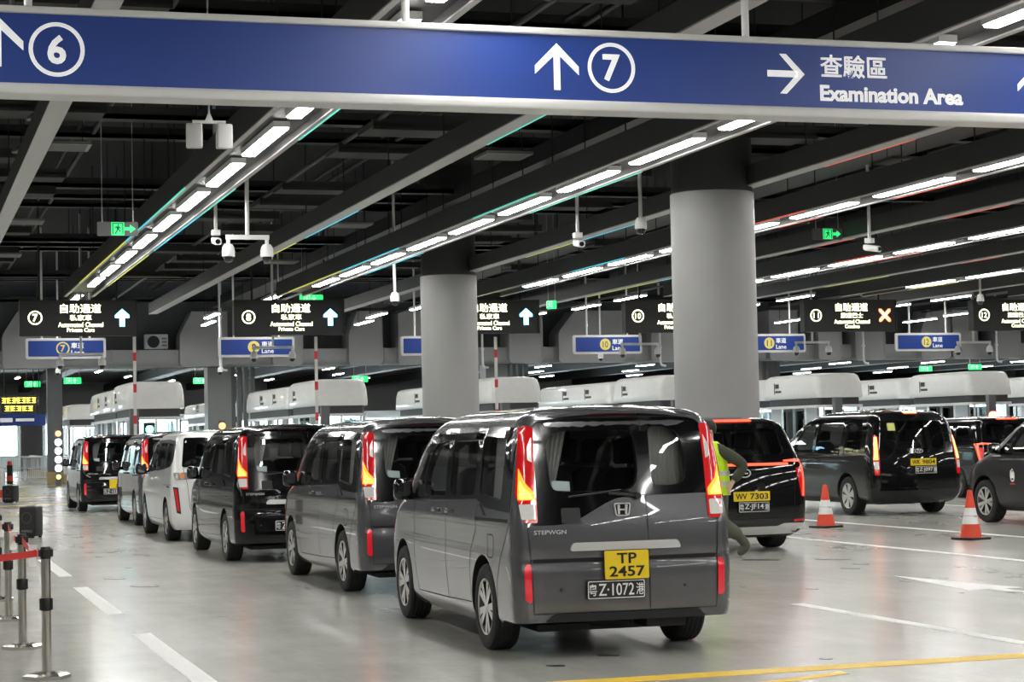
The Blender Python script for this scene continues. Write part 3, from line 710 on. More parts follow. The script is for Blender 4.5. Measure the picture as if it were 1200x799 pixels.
    mobj('curtain', curtain_mesh([(.24, -2.10, 1.02), (.60, -2.06, 1.02)], [(.24, -2.06, 1.70), (.56, -2.03, 1.70)], 10, .014, curt_m), c.root)
    for s_ in (-1, 1): mobj('curtain', curtain_mesh([(s_*.74, -1.88, 1.05), (s_*.745, -1.38, 1.05)], [(s_*.69, -1.88, 1.68), (s_*.69, -1.38, 1.68)], 9, .008, curt_m), c.root)
    MB().box(-.66, .66, .95, 1.25, .80, 1.08).build('dashboard', seat_m, c.root)
    return c

# ------------------------------------------------------------------ other people carriers
def scale_tab(t, kz, kv): return [(a*kz, b_*kv) for a, b_ in t]
def side_gaps(lines): return [(f, l) for l in lines for f in 'LR']

def make_white_van():
    S = Shell(w=[(.20, .80), (.26, .84), (.36, .872), (.55, .885), (.80, .89), (1.0, .885), (1.12, .872), (1.35, .83), (1.6, .775), (1.70, .74), (1.76, .68), (1.79, .58), (1.81, .42), (1.82, .15)],
              yr=[(.20, -2.28), (.28, -2.37), (.42, -2.40), (.70, -2.40), (1.0, -2.385), (1.2, -2.35), (1.5, -2.27), (1.68, -2.20), (1.75, -2.12), (1.79, -1.98), (1.81, -1.6), (1.82, -.9)],
              yf=[(.20, 2.25), (.32, 2.37), (.55, 2.40), (.78, 2.36), (.92, 2.22), (1.0, 2.0), (1.06, 1.75), (1.12, 1.58), (1.35, 1.2), (1.55, .85), (1.67, .55), (1.74, .3), (1.79, -.05), (1.82, -.6)],
              rcr=.18, rcf=.36, br=.05, bf=.1, tf=.05, y0=.5)
    zs = [.20, .23, .26, .31, .36, .44, .55, .65, .75, .85, .95, 1.0, 1.05, 1.1, 1.15, 1.2, 1.28, 1.36, 1.45, 1.54, 1.62, 1.68, 1.72, 1.75, 1.775, 1.79, 1.80, 1.81, 1.82]
    sw = [rpoly([(.78, 1.13), (-.08, 1.15), (-.08, 1.60), (.30, 1.58)], .06), rpoly([(-.20, 1.16), (-1.15, 1.20), (-1.15, 1.61), (-.20, 1.61)], .06), rpoly([(-1.28, 1.21), (-1.80, 1.25), (-1.86, 1.58), (-1.28, 1.61)], .07)]
    band = [rpoly([(1.05, 1.10), (-1.1, 1.17), (-1.9, 1.22), (-2.12, 1.28), (-2.05, 1.64), (-1.2, 1.67), (-.2, 1.66), (.32, 1.63)], [.03, 0, .03, .05, .1, 0, .1, .1])]
    rw = [rpoly([(-.50, 1.28), (.50, 1.28), (.46, 1.62), (-.46, 1.62)], .10)]
    rb = [rpoly([(-.72, 1.21), (.72, 1.21), (.66, 1.69), (-.66, 1.69)], .04)]
    c = Car('passenger_van', S, PAINT['white'], (-1.47, 1.46), .33, .215, 1.755, 'five', sw, band, rw, rb, rpoly([(-.66, 1.15), (.66, 1.15), (.56, 1.62), (-.56, 1.62)], .08), .35, zs, inner=(.85, 1.71, 1.25))
    c.gaps(side_gaps([[(1.0, 1.10), (1.0, .6), (.9, .32)], [(-.14, 1.15), (-.12, .9), (-.16, .33)], [(.9, .32), (-1.0, .34)], [(-1.0, .34), (-1.05, .75), (-1.22, .95), (-1.22, 1.2)], [(-1.3, .92), (-2.2, .93)]])+[('B', [(-.70, 1.2), (-.64, .95), (-.60, .55), (-.5, .42), (.5, .42), (.60, .55), (.64, .95), (.70, 1.2)])])
    for s_ in (-1, 1):
        fl = lambda pts: [(p[0]*s_, p[1]) for p in pts][::s_]
        o = c.part('tail_lamp', rpoly(fl([(.83, 1.01), (.60, 1.015), (.56, 1.07), (.62, 1.13), (.85, 1.13)]), .03), 'B', mat('lamp_smoked', (.30, .30, .30), .15, coat=1.), .012, .03, .05)
        MB().lathe([(0, -.01), (.045, -.008), (.055, .01)], 20, 'y', (s_*.72, S.rear(.72, 1.07)-.012, 1.07)).build('indicator_bulb', mat('lamp_amber', (.75, .30, .12), .25, coat=1.), o, smooth=40)
        c.part('bumper_lamp', rpoly(fl([(.80, .52), (.765, .50), (.80, .86), (.845, .87)]), .012), 'B', red_m, .010, .02, .05)
        c.part('bumper_lamp_slot', rpoly(fl([(.81, .48), (.745, .46), (.785, .89), (.86, .90)]), .012), 'B', plast, .004, .02, .05)
        c.part('headlamp', rpoly(fl([(.45, .76), (.78, .82), (.78, .95), (.45, .86)]), .03), 'F', clear_l, .006, .02, .08)
    for f in 'LR': c.part('door_vent', [(-1.72, .885), (-1.98, .88), (-1.98, .905), (-1.72, .91)], f, gap_m, .004, .01)
    c.part('belt_chrome', [(-.7, 1.19), (.7, 1.19), (.7, 1.205), (-.7, 1.205)], 'B', chrome, .008, .012)
    c.mirrors(1.06, 1.16, PAINT['black']); c.handle(.15, 1.0, PAINT['white']); c.handle(-.36, 1.02, PAINT['white'])
    c.seats([(-.38, .5), (.38, .5), (-.38, -.4), (.38, -.4), (-.36, -1.3), (.36, -1.3)])
    cn_plate(c.root, 0, S.rear(0, .75)-.02, .75, '')
    return c

def make_bar_van():
    """black carrier with a full width tail lamp and a bright lower bumper"""
    S = Shell(w=[(.20, .80), (.26, .87), (.36, .915), (.5, .932), (.75, .938), (1.0, .93), (1.12, .92), (1.22, .895), (1.40, .845), (1.58, .79), (1.68, .745), (1.74, .68), (1.78, .57), (1.802, .42), (1.815, .15)],
              yr=[(.20, -2.42), (.28, -2.51), (.40, -2.55), (.60, -2.55), (.90, -2.53), (1.12, -2.50), (1.22, -2.46), (1.45, -2.36), (1.62, -2.28), (1.70, -2.24), (1.76, -2.14), (1.79, -1.95), (1.815, -1.2)],
              yf=[(.20, 2.40), (.3, 2.5), (.55, 2.55), (.8, 2.52), (.95, 2.38), (1.03, 2.1), (1.08, 1.85), (1.12, 1.7), (1.4, 1.25), (1.6, .85), (1.7, .6), (1.76, .3), (1.80, -.1), (1.815, -.6)],
              rcr=.16, rcf=.38, br=.05, bf=.1, tf=.05, y0=.6)
    zs = [.20, .23, .26, .31, .36, .42, .5, .6, .7, .8, .9, 1.0, 1.05, 1.09, 1.12, 1.16, 1.20, 1.25, 1.32, 1.40, 1.5, 1.58, 1.64, 1.68, 1.71, 1.74, 1.76, 1.78, 1.792, 1.802, 1.815]
    sw = [rpoly([(.80, 1.15), (-.05, 1.17), (-.05, 1.60), (.35, 1.58)], .06), rpoly([(-.18, 1.18), (-1.20, 1.20), (-1.20, 1.61), (-.18, 1.61)], .06), rpoly([(-1.34, 1.21), (-2.0, 1.25), (-1.95, 1.58), (-1.34, 1.61)], .07)]
    band = [rpoly([(1.1, 1.11), (-1.2, 1.15), (-2.26, 1.20), (-2.15, 1.64), (-1.2, 1.68), (-.2, 1.67), (.36, 1.64)], [.03, 0, .03, .08, 0, .1, .1])]
    rw = [rpoly([(-.64, 1.29), (.64, 1.29), (.58, 1.64), (-.58, 1.64)], .07)]
    rb = [rpoly([(-.78, 1.215), (.78, 1.215), (.68, 1.70), (-.68, 1.70)], .05)]
    c = Car('people_carrier', S, PAINT['black'], (-1.52, 1.56), .345, .235, 1.86, 'ten', sw, band, rw, rb, rpoly([(-.70, 1.16), (.70, 1.16), (.58, 1.64), (-.58, 1.64)], .08), .35, zs, inner=(.88, 1.72, 1.25))
    c.gaps(side_gaps([[(1.0, 1.10), (1.0, .6), (.9, .32)], [(-.11, 1.15), (-.1, .9), (-.13, .33)], [(.9, .32), (-1.05, .34)], [(-1.05, .34), (-1.1, .75), (-1.26, .95), (-1.27, 1.2)]])+[('B', [(-.70, 1.2), (-.74, .9), (-.70, .45), (.70, .45), (.74, .9), (.70, 1.2)])])
    c.part('light_bar', rpoly([(-.66, 1.145), (.66, 1.145), (.66, 1.178), (-.66, 1.178)], .006), 'B', red_lit, .012, .02, .06)
    c.part('light_bar_surround', rpoly([(-.86, 1.09), (.86, 1.09), (.87, 1.215), (-.87, 1.215)], .02), 'B', trim_b, .005, .012, .06)
    for s_ in (-1, 1):
        fl = lambda pts: [(p[0]*s_, p[1]) for p in pts][::s_]
        o = c.part('tail_lamp', rpoly(fl([(.915, 1.14), (.77, 1.10), (.79, .98), (.83, .73), (.885, .71), (.912, .95)]), .012), 'B', red_m, .008, .02, .05)
        c.part('lamp_blade', rpoly(fl([(.60, 1.192), (.60, 1.212), (.80, 1.222), (.905, 1.20), (.912, 1.12), (.90, .92), (.87, .73), (.845, .73), (.872, .95), (.882, 1.12), (.86, 1.185)]), .006), 'B', red_lit, .014, .02, .05, o)
        c.part('bumper_reflector', rpoly(fl([(.90, .405), (.70, .395), (.70, .42), (.905, .43)]), .006), 'B', red_m, .008, .02, .05)
        c.part('headlamp', rpoly(fl([(.45, .80), (.84, .86), (.83, .98), (.45, .9)]), .03), 'F', clear_l, .006, .02, .08)
    c.part('high_brake_lamp', rpoly([(-.26, 1.735), (.26, 1.735), (.26, 1.765), (-.26, 1.765)], .008), 'B', red_lit, .02, .03)
    c.part('bumper_skid_plate', rpoly([(-.86, .23), (.86, .23), (.91, .37), (.55, .375), (.45, .34), (-.45, .34), (-.55, .375), (-.91, .37)], .015), 'B', mat('satin_silver', (.72, .72, .71), .3, metal=.4), .012, .03)
    mb = MB(); a = [(.095*math.cos(2*PI*i/28), .062*math.sin(2*PI*i/28)) for i in range(28)]
    y = S.rear(0, 1.05)-.008
    vs = [(p[0], 0, p[1]) for p in a]+[(p[0]*.80, 0, p[1]*.74) for p in a]+[(p[0], .01, p[1]) for p in a]
    mb.add(vs, [(i, (i+1) % 28, (i+1) % 28+28, i+28) for i in range(28)]+[(i, (i+1) % 28, (i+1) % 28+56, i+56) for i in range(28)]); mb.prism([(-.03, -.012), (.05, -.012), (.05, .004), (.012, .004), (.012, -.004), (-.03, -.002)], -.004, .004, 'y')
    mb.build('emblem', chrome, c.root, loc=(0, y, 1.05))
    c.mirrors(1.05, 1.18, PAINT['black']); c.handle(.15, 1.02, PAINT['black']); c.handle(-.36, 1.02, PAINT['black'])
    c.seats([(-.4, .55), (.4, .55), (-.4, -.5), (.4, -.5), (-.38, -1.45), (.38, -1.45)])
    return c

def make_round_van(front=False):
    """tall black carrier with upright tail lamps; front=True gives the one seen from its left side"""
    S = Shell(w=[(.22, .82), (.28, .88), (.38, .93), (.55, .95), (.80, .955), (1.0, .945), (1.15, .925), (1.4, .875), (1.65, .82), (1.78, .77), (1.86, .70), (1.91, .58), (1.935, .42), (1.95, .15)],
              yr=[(.22, -2.44), (.30, -2.54), (.45, -2.60), (.70, -2.60), (1.0, -2.575), (1.3, -2.52), (1.6, -2.45), (1.78, -2.38), (1.87, -2.27), (1.92, -2.05), (1.95, -1.2)],
              yf=[(.22, 2.40), (.32, 2.54), (.55, 2.60), (.8, 2.56), (.95, 2.42), (1.05, 2.18), (1.11, 1.98), (1.16, 1.85), (1.45, 1.36), (1.7, .90), (1.82, .6), (1.88, .3), (1.93, -.2), (1.95, -.8)],
              rcr=.20, rcf=.42, br=.07, bf=.12, tf=.05, y0=.6)
    zs = [.22, .25, .28, .33, .38, .46, .55, .65, .75, .85, .95, 1.02, 1.08, 1.12, 1.16, 1.22, 1.30, 1.40, 1.5, 1.6, 1.68, 1.74, 1.79, 1.83, 1.86, 1.89, 1.91, 1.925, 1.937, 1.95]
    sw = [rpoly([(.95, 1.17), (-.02, 1.14), (-.02, 1.70), (.42, 1.66)], .06), rpoly([(-.14, 1.13), (-1.22, 1.13), (-1.22, 1.72), (-.14, 1.71)], .08), rpoly([(-1.36, 1.14), (-2.05, 1.18), (-2.0, 1.68), (-1.36, 1.72)], .09)]
    band = [rpoly([(1.25, 1.14), (-.1, 1.09), (-1.3, 1.085), (-2.22, 1.12), (-2.15, 1.75), (-1.3, 1.80), (-.2, 1.79), (.42, 1.73)], [.03, 0, 0, .06, .1, 0, .1, .1])]
    rw = [rpoly([(-.60, 1.22), (.60, 1.22), (.55, 1.72), (-.55, 1.72)], .10)]
    rb = [rpoly([(-.72, 1.13), (.72, 1.13), (.66, 1.84), (-.66, 1.84)], .06)]
    P = PAINT['matteblack'] if front else PAINT['black']
    c = Car('people_carrier', S, P, (-1.52, 1.66), .355, .235, 1.88, 'twin5' if front else 'six', sw, band, rw, rb, rpoly([(-.72, 1.2), (.72, 1.2), (.60, 1.74), (-.60, 1.74)], .08), .35, zs, inner=(.90, 1.83, 1.3))
    c.gaps(side_gaps([[(1.12, 1.13), (1.1, .6), (1.0, .34)], [(-.08, 1.1), (-.06, .9), (-.1, .35)], [(1.0, .34), (-1.05, .36)], [(-1.05, .36), (-1.1, .75), (-1.28, .95), (-1.29, 1.1)], [(-1.3, .98), (-2.3, .99)]])+[('B', [(-.76, 1.12), (-.78, .48), (.78, .48), (.76, 1.12)])])
    for s_ in (-1, 1):
        fl = lambda pts: [(p[0]*s_, p[1]) for p in pts][::s_]
        o = c.part('tail_lamp', rpoly(fl([(.87, .74), (.79, .74), (.755, 1.46), (.815, 1.47), (.88, 1.0)]), .012), 'B', red_m, .010, .03, .05)
        c.part('lit_tail_lamp', rpoly(fl([(.875, 1.02), (.80, 1.02), (.768, 1.44), (.81, 1.44)]), .01), 'B', mat('lamp_orange_lit', (.9, .2, .05), .2, emit=(1.0, .20, .05), es=5.), .0135, .01, .05, o)
        c.part('reversing_lens', rpoly(fl([(.872, .85), (.80, .85), (.80, .99), (.876, .99)]), .01), 'B', clear_l, .0135, .01, .05, o)
        hl = c.part('headlamp', rpoly(fl([(.42, .80), (.80, .88), (.905, 1.00), (.86, 1.05), (.42, .93)]), .03), 'F', clear_l, .006, .02, .06)
        c.part('fog_lamp', rpoly(fl([(.60, .52), (.84, .55), (.84, .62), (.60, .60)]), .02), 'F', clear_l, .006, .02, .06)
    c.part('high_brake_lamp', rpoly([(-.13, 1.865), (.13, 1.865), (.13, 1.90), (-.13, 1.90)], .008), 'B', mat('lamp_orange_lit', (1, 1, 1)), .02, .03)
    c.part('bumper_step', rpoly([(-.80, .46), (.80, .46), (.80, .50), (-.80, .50)], .01), 'B', PAINT['black'], .018, .03)
    c.part('front_grille', rpoly([(-.55, .45), (.55, .45), (.60, .78), (-.60, .78)], .04), 'F', plast, .006, .02)
    if not front:
        c.part('plate_recess', rpoly([(-.42, .76), (.42, .76), (.44, 1.06), (-.44, 1.06)], .03), 'B', PAINT['black'], .008, .02)
        o = MB(); y = S.rear(0, 1.15); ring = [(.085*math.cos(2*PI*i/24), .045*math.sin(2*PI*i/24)) for i in range(24)]
        o.add([(p[0], -.01, p[1]) for p in ring]+[(p[0]*.78, -.01, p[1]*.72) for p in ring]+[(p[0], 0, p[1]) for p in ring], [(i, (i+1) % 24, (i+1) % 24+24, i+24) for i in range(24)]+[(i, (i+1) % 24, (i+1) % 24+48, i+48) for i in range(24)])
        for poly in ([(-.045, -.034), (-.03, -.038), (-.005, .036), (-.02, .038)], [(.005, -.036), (.02, -.038), (.045, .034), (.03, .038)], [(-.02, -.008), (.018, -.002), (.022, .010), (-.016, .004)]): o.prism(poly, -.011, 0, 'y')
        o.build('emblem', chrome, c.root, loc=(0, y-.006, 1.17))
        c.part('glass_sticker', rpoly([(-.54, 1.55), (-.40, 1.55), (-.40, 1.69), (-.54, 1.69)], .008), 'B', mat('sticker_yellow', (.55, .60, .18), .6), .0, .004)
    else:
        for f in 'L':
            o = MB(); x = S.side(.75, .78)+.004
            pts = [(.0, .085), (.03, .06), (.055, .05), (.06, -.02), (.04, -.075), (0, -.09), (-.045, -.075), (-.06, -.02), (-.05, .03), (-.02, .05)]
            ol = [(.75+p[0]*1.15, .80+p[1]*1.3) for p in pts]
            c.part('door_logo', rpoly(ol, .02), 'L', white_i, .004, .006, .04)
            c.part('door_logo_mark', rpoly([(.715, .72), (.785, .72), (.775, .745), (.725, .745)], .006), 'L', ink, .0055, .004, .04)
            c.part('door_logo_mark', rpoly([(.73, .86), (.76, .845), (.765, .865), (.745, .885)], .004), 'L', ink, .0055, .004, .04)
            c.part('door_logo_line', rpoly([(.68, .645), (.82, .645), (.82, .665), (.68, .665)], .006), 'L', mat('logo_red', (.6, .02, .02), .5), .004, .006, .04)
    c.mirrors(1.12, 1.23, PAINT['black'], (.22, .11, .17)); c.handle(.10, 1.0, PAINT['black']); c.handle(-.34, 1.0, PAINT['black'])
    c.seats([(-.4, .6), (.4, .6), (-.4, -.5), (.4, -.5), (-.38, -1.45), (.38, -1.45)])
    return c
# ------------------------------------------------------------------ placing the vehicles
def place(src, x, y, rz, label, group=None, swap=None, cat='van'):
    o = copy_tree(src, None, swap); o.location = (x, y, 0); o.rotation_euler = (0, 0, rz); tag(o, label, cat, group); return o
def put(o, x, y, rz, label, cat='van'): o.location = (x, y, 0); o.rotation_euler = (0, 0, rz); return tag(o, label, cat)
def hk_plate(o, x, y, z, l1, l2, dx=0., rx=0.):
    plate(o, x, y, z, .335, .205, yel_m, ink, [t_ for t_ in ((l1, 0, .047, .15, .076), (l2, .0 if len(l2) > 2 else .06, -.047, .27 if len(l2) > 2 else .14, .076)) if t_[0]], rx)
def hk_plate_long(o, x, y, z, l1, l2): plate(o, x, y, z, .52, .125, yel_m, ink, [(l1, -.15, 0, .16, .078), (l2, .105, 0, .26, .078)])
def cn_plate(o, x, y, z, num, rx=0., w=.44, h=.135):
    tx = [] if not num else ([('粤', -.178, 0, .060, .085), (num, .0, 0, .27, .088), ('港', .180, 0, .058, .085)] if len(num) > 2 else [('粤', -.178, 0, .060, .085), (num, -.10, 0, .06, .088)])
    plate(o, x, y, z, w, h, blk_m, white_i, tx, rx, white_i)
BK = {'paint_grey': PAINT['black']}
TV = make_tall_van(); index_kids()
yb = TV.S.rear(0, .6)
v2 = place(TV.root, 5.36, 22.20, 0., 'dark grey tall van in the queue directly ahead of the last one')
v3 = place(TV.root, 5.09, 28.40, 0., 'glossy black tall van in the queue just behind the white van', swap=BK)
v5 = place(TV.root, 5.30, 41.0, 0., 'dark grey tall van in the queue just ahead of the white van')
v6 = place(TV.root, 4.99, 50.1, 0., 'black tall van at the head of the queue under the lane 7 sign', swap=BK)
hero = put(TV.root, 5.14, 15.93, -.03, 'dark grey tall van with yellow plate reading TP 2457, last of the queue')
hk_plate(hero, -.02, yb-.045, .668, 'TP', '2457', rx=-.04); cn_plate(hero, -.10, yb-.030, .492, 'Z·1072', rx=.02)
for o, n in ((v2, ''), (v3, 'Z'), (v5, ''), (v6, 'Z·1033')):           # numbers hidden in the photograph stay blank
    hk_plate(o, -.02, yb-.045, .668, '', '57' if o is v6 else ''); cn_plate(o, -.10, yb-.030, .492, n)
WV = make_white_van(); put(WV.root, 5.12, 34.56, 0., 'white van with dark glass in the queue between black and grey vans')
BV = make_bar_van(); index_kids()
f_car = place(BV.root, 23.72, 41.3, 0., 'black people carrier with red light bar seen beyond the traffic cones', cat='van')
put(BV.root, 10.70, 26.70, 0., 'black people carrier with yellow plate WV 7303 and full width tail lamp')
hk_plate_long(BV.root, .07, BV.S.rear(0, .74)-.03, .745, 'WV', '7303'); cn_plate(BV.root, .10, BV.S.rear(0, .6)-.025, .603, 'Z·JF14')
RV = make_round_van(); put(RV.root, 17.85, 35.05, 0., 'black rounded people carrier with yellow plate WK 9804 behind a traffic cone')
hk_plate_long(RV.root, .06, RV.S.rear(0, .96)-.03, .97, 'WK', '9804'); cn_plate(RV.root, .10, RV.S.rear(0, .82)-.03, .825, 'Z·J097')
EV = make_round_van(True); put(EV.root, 18.22, 27.62, 0., 'charcoal people carrier with white door emblem, nose beside the nearer cone')
MB().lathe([(0, 0), (.10, 0), (.10, .03), (.085, .08), (.05, .11), (0, .115)], 20).build('beacon', mat('beacon_red_lit', (.9, .05, .05), .2, emit=(1, .08, .05), es=14), f_car, smooth=40, loc=(.0, -1.6, 1.80))
# ================================================================== SIGNS
blue = mat('sign_blue', (.020, .060, .30), .38, var=.10, scale=1.2)
frame_w = mat('sign_frame_white', (.72, .72, .70), .4)
sign_w = mat('sign_print_white', (.92, .92, .92), .5, var=0, emit=(1, 1, 1), es=.25)
steel_w = mat('white_steel', (.88, .88, .87), .4)
def digit_ring(parent, num, x, y, z, r, m, th=.14, s=1.0, fill=None, inkm=None):
    """number in a circle, facing -y; fill: solid disc with dark number"""
    mb = MB(); n = 40; a = [(math.cos(2*PI*i/n), math.sin(2*PI*i/n)) for i in range(n)]
    if fill: mb.prism([(p[0]*r, p[1]*r) for p in a], -.006, 0, 'y'); mb.build('number_disc', fill, parent, loc=(x, y, z))
    else:
        mb.add([(p[0]*r, -.004, p[1]*r) for p in a]+[(p[0]*r*(1-th), -.004, p[1]*r*(1-th)) for p in a]+[(p[0]*r, 0, p[1]*r) for p in a]+[(p[0]*r*(1-th), 0, p[1]*r*(1-th)) for p in a],
               [(i, (i+1) % n, (i+1) % n+n, i+n) for i in range(n)]+[(i, (i+1) % n, (i+1) % n+2*n, i+2*n) for i in range(n)]+[(i+n, (i+1) % n+n, (i+1) % n+3*n, i+3*n) for i in range(n)])
        mb.build('number_ring', m, parent, loc=(x, y, z))
    h = r*1.08*s; w = None if len(num) == 1 else r*.95
    mobj('lettering', text_mesh(num, inkm or m, w, h, .03 if len(num) == 1 else .0, .004), parent, (x, y-(.007 if fill else 0), z), FACE)
def arrow_mesh(size, th, m, depth=.004):
    """straight arrow pointing to +x in the sign plane (x,z): shaft with an open chevron head"""
    s = size/2; mb = MB(); t = th/2
    mb.prism([(-s, -t), (s*.62, -t), (s*.62, t), (-s, t)], -depth, 0, 'y')
    mb.prism([(s, 0), (s*.02, s*.98), (-s*.34, s*.98), (s*.58, 0)], -depth, 0, 'y'); mb.prism([(s, 0), (s*.58, 0), (-s*.34, -s*.98), (s*.02, -s*.98)], -depth, 0, 'y')
    return mb.mesh('arrow', m)
BY = 17.0
bs = thing('overhead_sign', 'long blue overhead lane sign reading 6, 7 and Examination Area', 'sign', (0, BY, 4.0))
bl, brr, z0, z1 = -3.4, 13.6, .565, 1.315
MB().box(bl, brr, .02, .26, z0+.07, z1-.05).build('sign_box', steel_w, bs)
MB().box(bl+.02, brr-.02, 0, .03, z0+.09, z1-.055).build('sign_panel', blue, bs)
MB().prism(rpoly([(-.05, z0), (.28, z0), (.28, z0+.10), (-.02, z0+.10), (-.05, z0+.07)], .02, 2), bl, brr, 'x').build('frame_rail', frame_w, bs)
MB().prism(rpoly([(-.04, z1-.06), (.28, z1-.06), (.28, z1), (-.04, z1)], .015, 2), bl, brr, 'x').build('frame_rail', frame_w, bs)
for px in (33, 475, 873):
    p = at_y(px, 20, BY+.13)
    MB().tube((p.x, .13, z1), (p.x, .13, 4.6), .036, 12).lathe([(.036, z1), (.07, z1), (.07, z1+.02), (.036, z1+.03)], 14, c=(p.x, .13, 0)).build('hanger_post', steel_w, bs, smooth=40)
def on_big(x, y): p = at_y(x, y, BY); return p.x, p.z-4.0
SC = 10.62-.85   # metres across 1200 px
def bpx(x): return at_y(x, 80, BY).x
for num, cx, cy in (('6', 66.5, 58), ('7', 716.5, 79.5)):
    x, z = on_big(cx, cy); digit_ring(bs, num, x, 0, z, .232, sign_w, .15, 1.0)
x, z = on_big(652.5, 78); mobj('arrow', arrow_mesh(.43, .062, sign_w), bs, (x, 0, z), (0, -PI/2, 0))
x, z = on_big(-3, 48); mobj('arrow', arrow_mesh(.43, .062, sign_w), bs, (x, 0, z), (0, -PI/2, 0))
x, z = on_big(921, 86.5); mobj('arrow', arrow_mesh(.385, .062, sign_w), bs, (x, 0, z))
xa, za = on_big(961, 77); xb, zb = on_big(1039, 77); mobj('lettering', text_mesh('查驗區', sign_w, xb-xa, .225, .014, .004), bs, ((xa+xb)/2, 0, za), FACE)
xa, za = on_big(961, 107.5); xb, zb = on_big(1128, 107.5); mobj('lettering', text_mesh('Examination Area', sign_w, xb-xa, .155, .034, .004), bs, ((xa+xb)/2, 0, za-.01), FACE)
x, z = on_big(1212, 100); mobj('arrow', arrow_mesh(.385, .062, sign_w), bs, (x, 0, z), (0, -PI/2, 0))

# ---- LED lane signs, one over each lane
led_case = mat('led_case_charcoal', (.034, .034, .033), .55)
led_txt = mat('led_text_yellow', (.9, .9, .5), .5, emit=(1.0, 1.0, .62), es=3.2)
led_arrow = mat('led_arrow_blue', (.3, .7, 1), .5, emit=(.12, .60, 1.0), es=7.)
led_arrow2 = mat('led_arrow_core', (.7, .9, 1), .5, emit=(.75, .93, 1.0), es=5.)
led_red = mat('led_cross_red', (1, .2, .1), .5, emit=(1.0, .14, .05), es=5.)
led_red2 = mat('led_cross_core', (1, .6, .3), .5, emit=(1.0, .55, .22), es=4.)
SY = 58.16
NW = ['seven', 'eight', 'nine', 'ten', 'eleven', 'twelve', 'thirteen']
for k in range(7):
    num = str(7+k); cx = 5.035+k*ROWDX; coach = k >= 4
    state = 'a red cross' if coach else 'a blue arrow'
    t = thing('lane_display', 'dark LED lane display showing %s in a ring and %s over lane %s' % (num, state, NW[k]), 'sign', (cx, SY, 4.74), 0, 'LED displays over the lanes')
    MB().box(-1.66, 1.66, 0, .28, 0, 1.02).build('display_case', led_case, t)
    MB().box(-1.66, 1.66, -.05, .0, 1.0, 1.03).box(-1.66, -1.63, -.05, 0, 0, 1.0).box(1.63, 1.66, -.05, 0, 0, 1.0).box(-1.66, 1.66, -.05, 0, -.01, .02).build('display_hood', led_case, t)
    for x in (-1.1, 1.1): MB().tube((x, .14, 1.02), (x, .14, 3.86), .03, 8).build('hanger_post', led_case, t, smooth=40)
    digit_ring(t, num, -1.22, -.002, .52, .20, led_txt, .17, 1.0 if len(num) == 1 else .8)
    W = lambda s, w, h, x, z, b_: mobj('lettering', text_mesh(s, led_txt, w, h, b_, .004), t, (x, -.002, z), FACE)
    W('自助通道', 1.16, .27, .06, .785, .012); W('旅遊巴士' if coach else '私家車', .80 if coach else .62, .17, .06, .52, .008)
    W('Automated Channel', 1.27, .135, .06, .318, .012); W('Coaches' if coach else 'Private Cars', .52 if coach else .78, .115, .06, .165, .012)
    if coach:
        for m, d, th, hw in ((led_red, -.003, .215, .27), (led_red2, -.007, .12, .21)):
            mb = MB(); r = hw; q = th/2*.7071
            poly = [(q*1.414, 0), (r+q*0, r-2*q*0-q*1.414), (r, r), (r-q*1.414, r), (0, q*1.414), (-r+q*1.414, r), (-r, r), (-r, r-q*1.414), (-q*1.414, 0), (-r, -r+q*1.414), (-r, -r), (-r+q*1.414, -r), (0, -q*1.414), (r-q*1.414, -r), (r, -r), (r, -r+q*1.414)]
            mb.prism([(p[0]*.78, p[1]*.78) for p in poly], d, d+.003, 'y'); mb.build('red_cross', m, t, loc=(1.25, 0, .52))
    else:
        for m, d, s_ in ((led_arrow, -.003, 1.), (led_arrow2, -.007, .72)):
            poly = [(-.075*s_, -.25*s_), (.075*s_, -.25*s_), (.075*s_, .02), (.115*s_, .02-.02*s_), (.205*s_, .02-.02*s_), (.205*s_, .08*s_), (0, .26*s_), (-.205*s_, .08*s_), (-.205*s_, .02-.02*s_), (-.115*s_, .02-.02*s_), (-.075*s_, .02)]
            MB().prism(poly, d, d+.003, 'y').build('blue_arrow', m, t, loc=(1.24, 0, .51))

# ---- blue lane number boards behind the displays
disc_y = mat('disc_yellow', (.85, .72, .20), .5)
num_blue = mat('number_blue', (.02, .03, .10), .5)
NY = 64.8
for k in range(7):
    pxs = {0: (30, 124), 1: (256, 345), 2: (470, 553), 3: (672, 752), 4: (864, 944), 5: (1050, 1126), 6: (1226, 1300)}[k]
    a = at_y(pxs[0], 397, NY).x; b_ = at_y(pxs[1], 397, NY).x; cx = (a+b_)/2; w = b_-a
    t = thing('lane_number_board', 'white framed blue board with the number of lane %s on a disc' % NW[k], 'sign', (cx, NY, 4.36), 0, 'blue lane number boards')
    MB().prism(rrect(w, .66, .08, 4, 0, .33), 0, .12, 'y').build('board_frame', frame_w, t)
    MB().prism(rrect(w-.16, .50, .03, 3, 0, .33), -.012, .0, 'y').build('board_panel', blue, t)
    if k == 0: digit_ring(t, '7', -.10, -.013, .33, .21, disc_y, .2, 1.0)
    else: digit_ring(t, str(7+k), -.10, -.013, .33, .20, disc_y, fill=disc_y, inkm=num_blue)
    mobj('lettering', text_mesh('車道', sign_w, .40, .19, .012, .004), t, (.36, -.013, .42), FACE)
    mobj('lettering', text_mesh('Lane', sign_w, .40, .15, .012, .004), t, (.36, -.013, .20), FACE)
    for x in (-.75, .75): MB().tube((x, .06, .64), (x, .06, 4.23), .035, 8).build('hanger_post', steel_w, t, smooth=40)

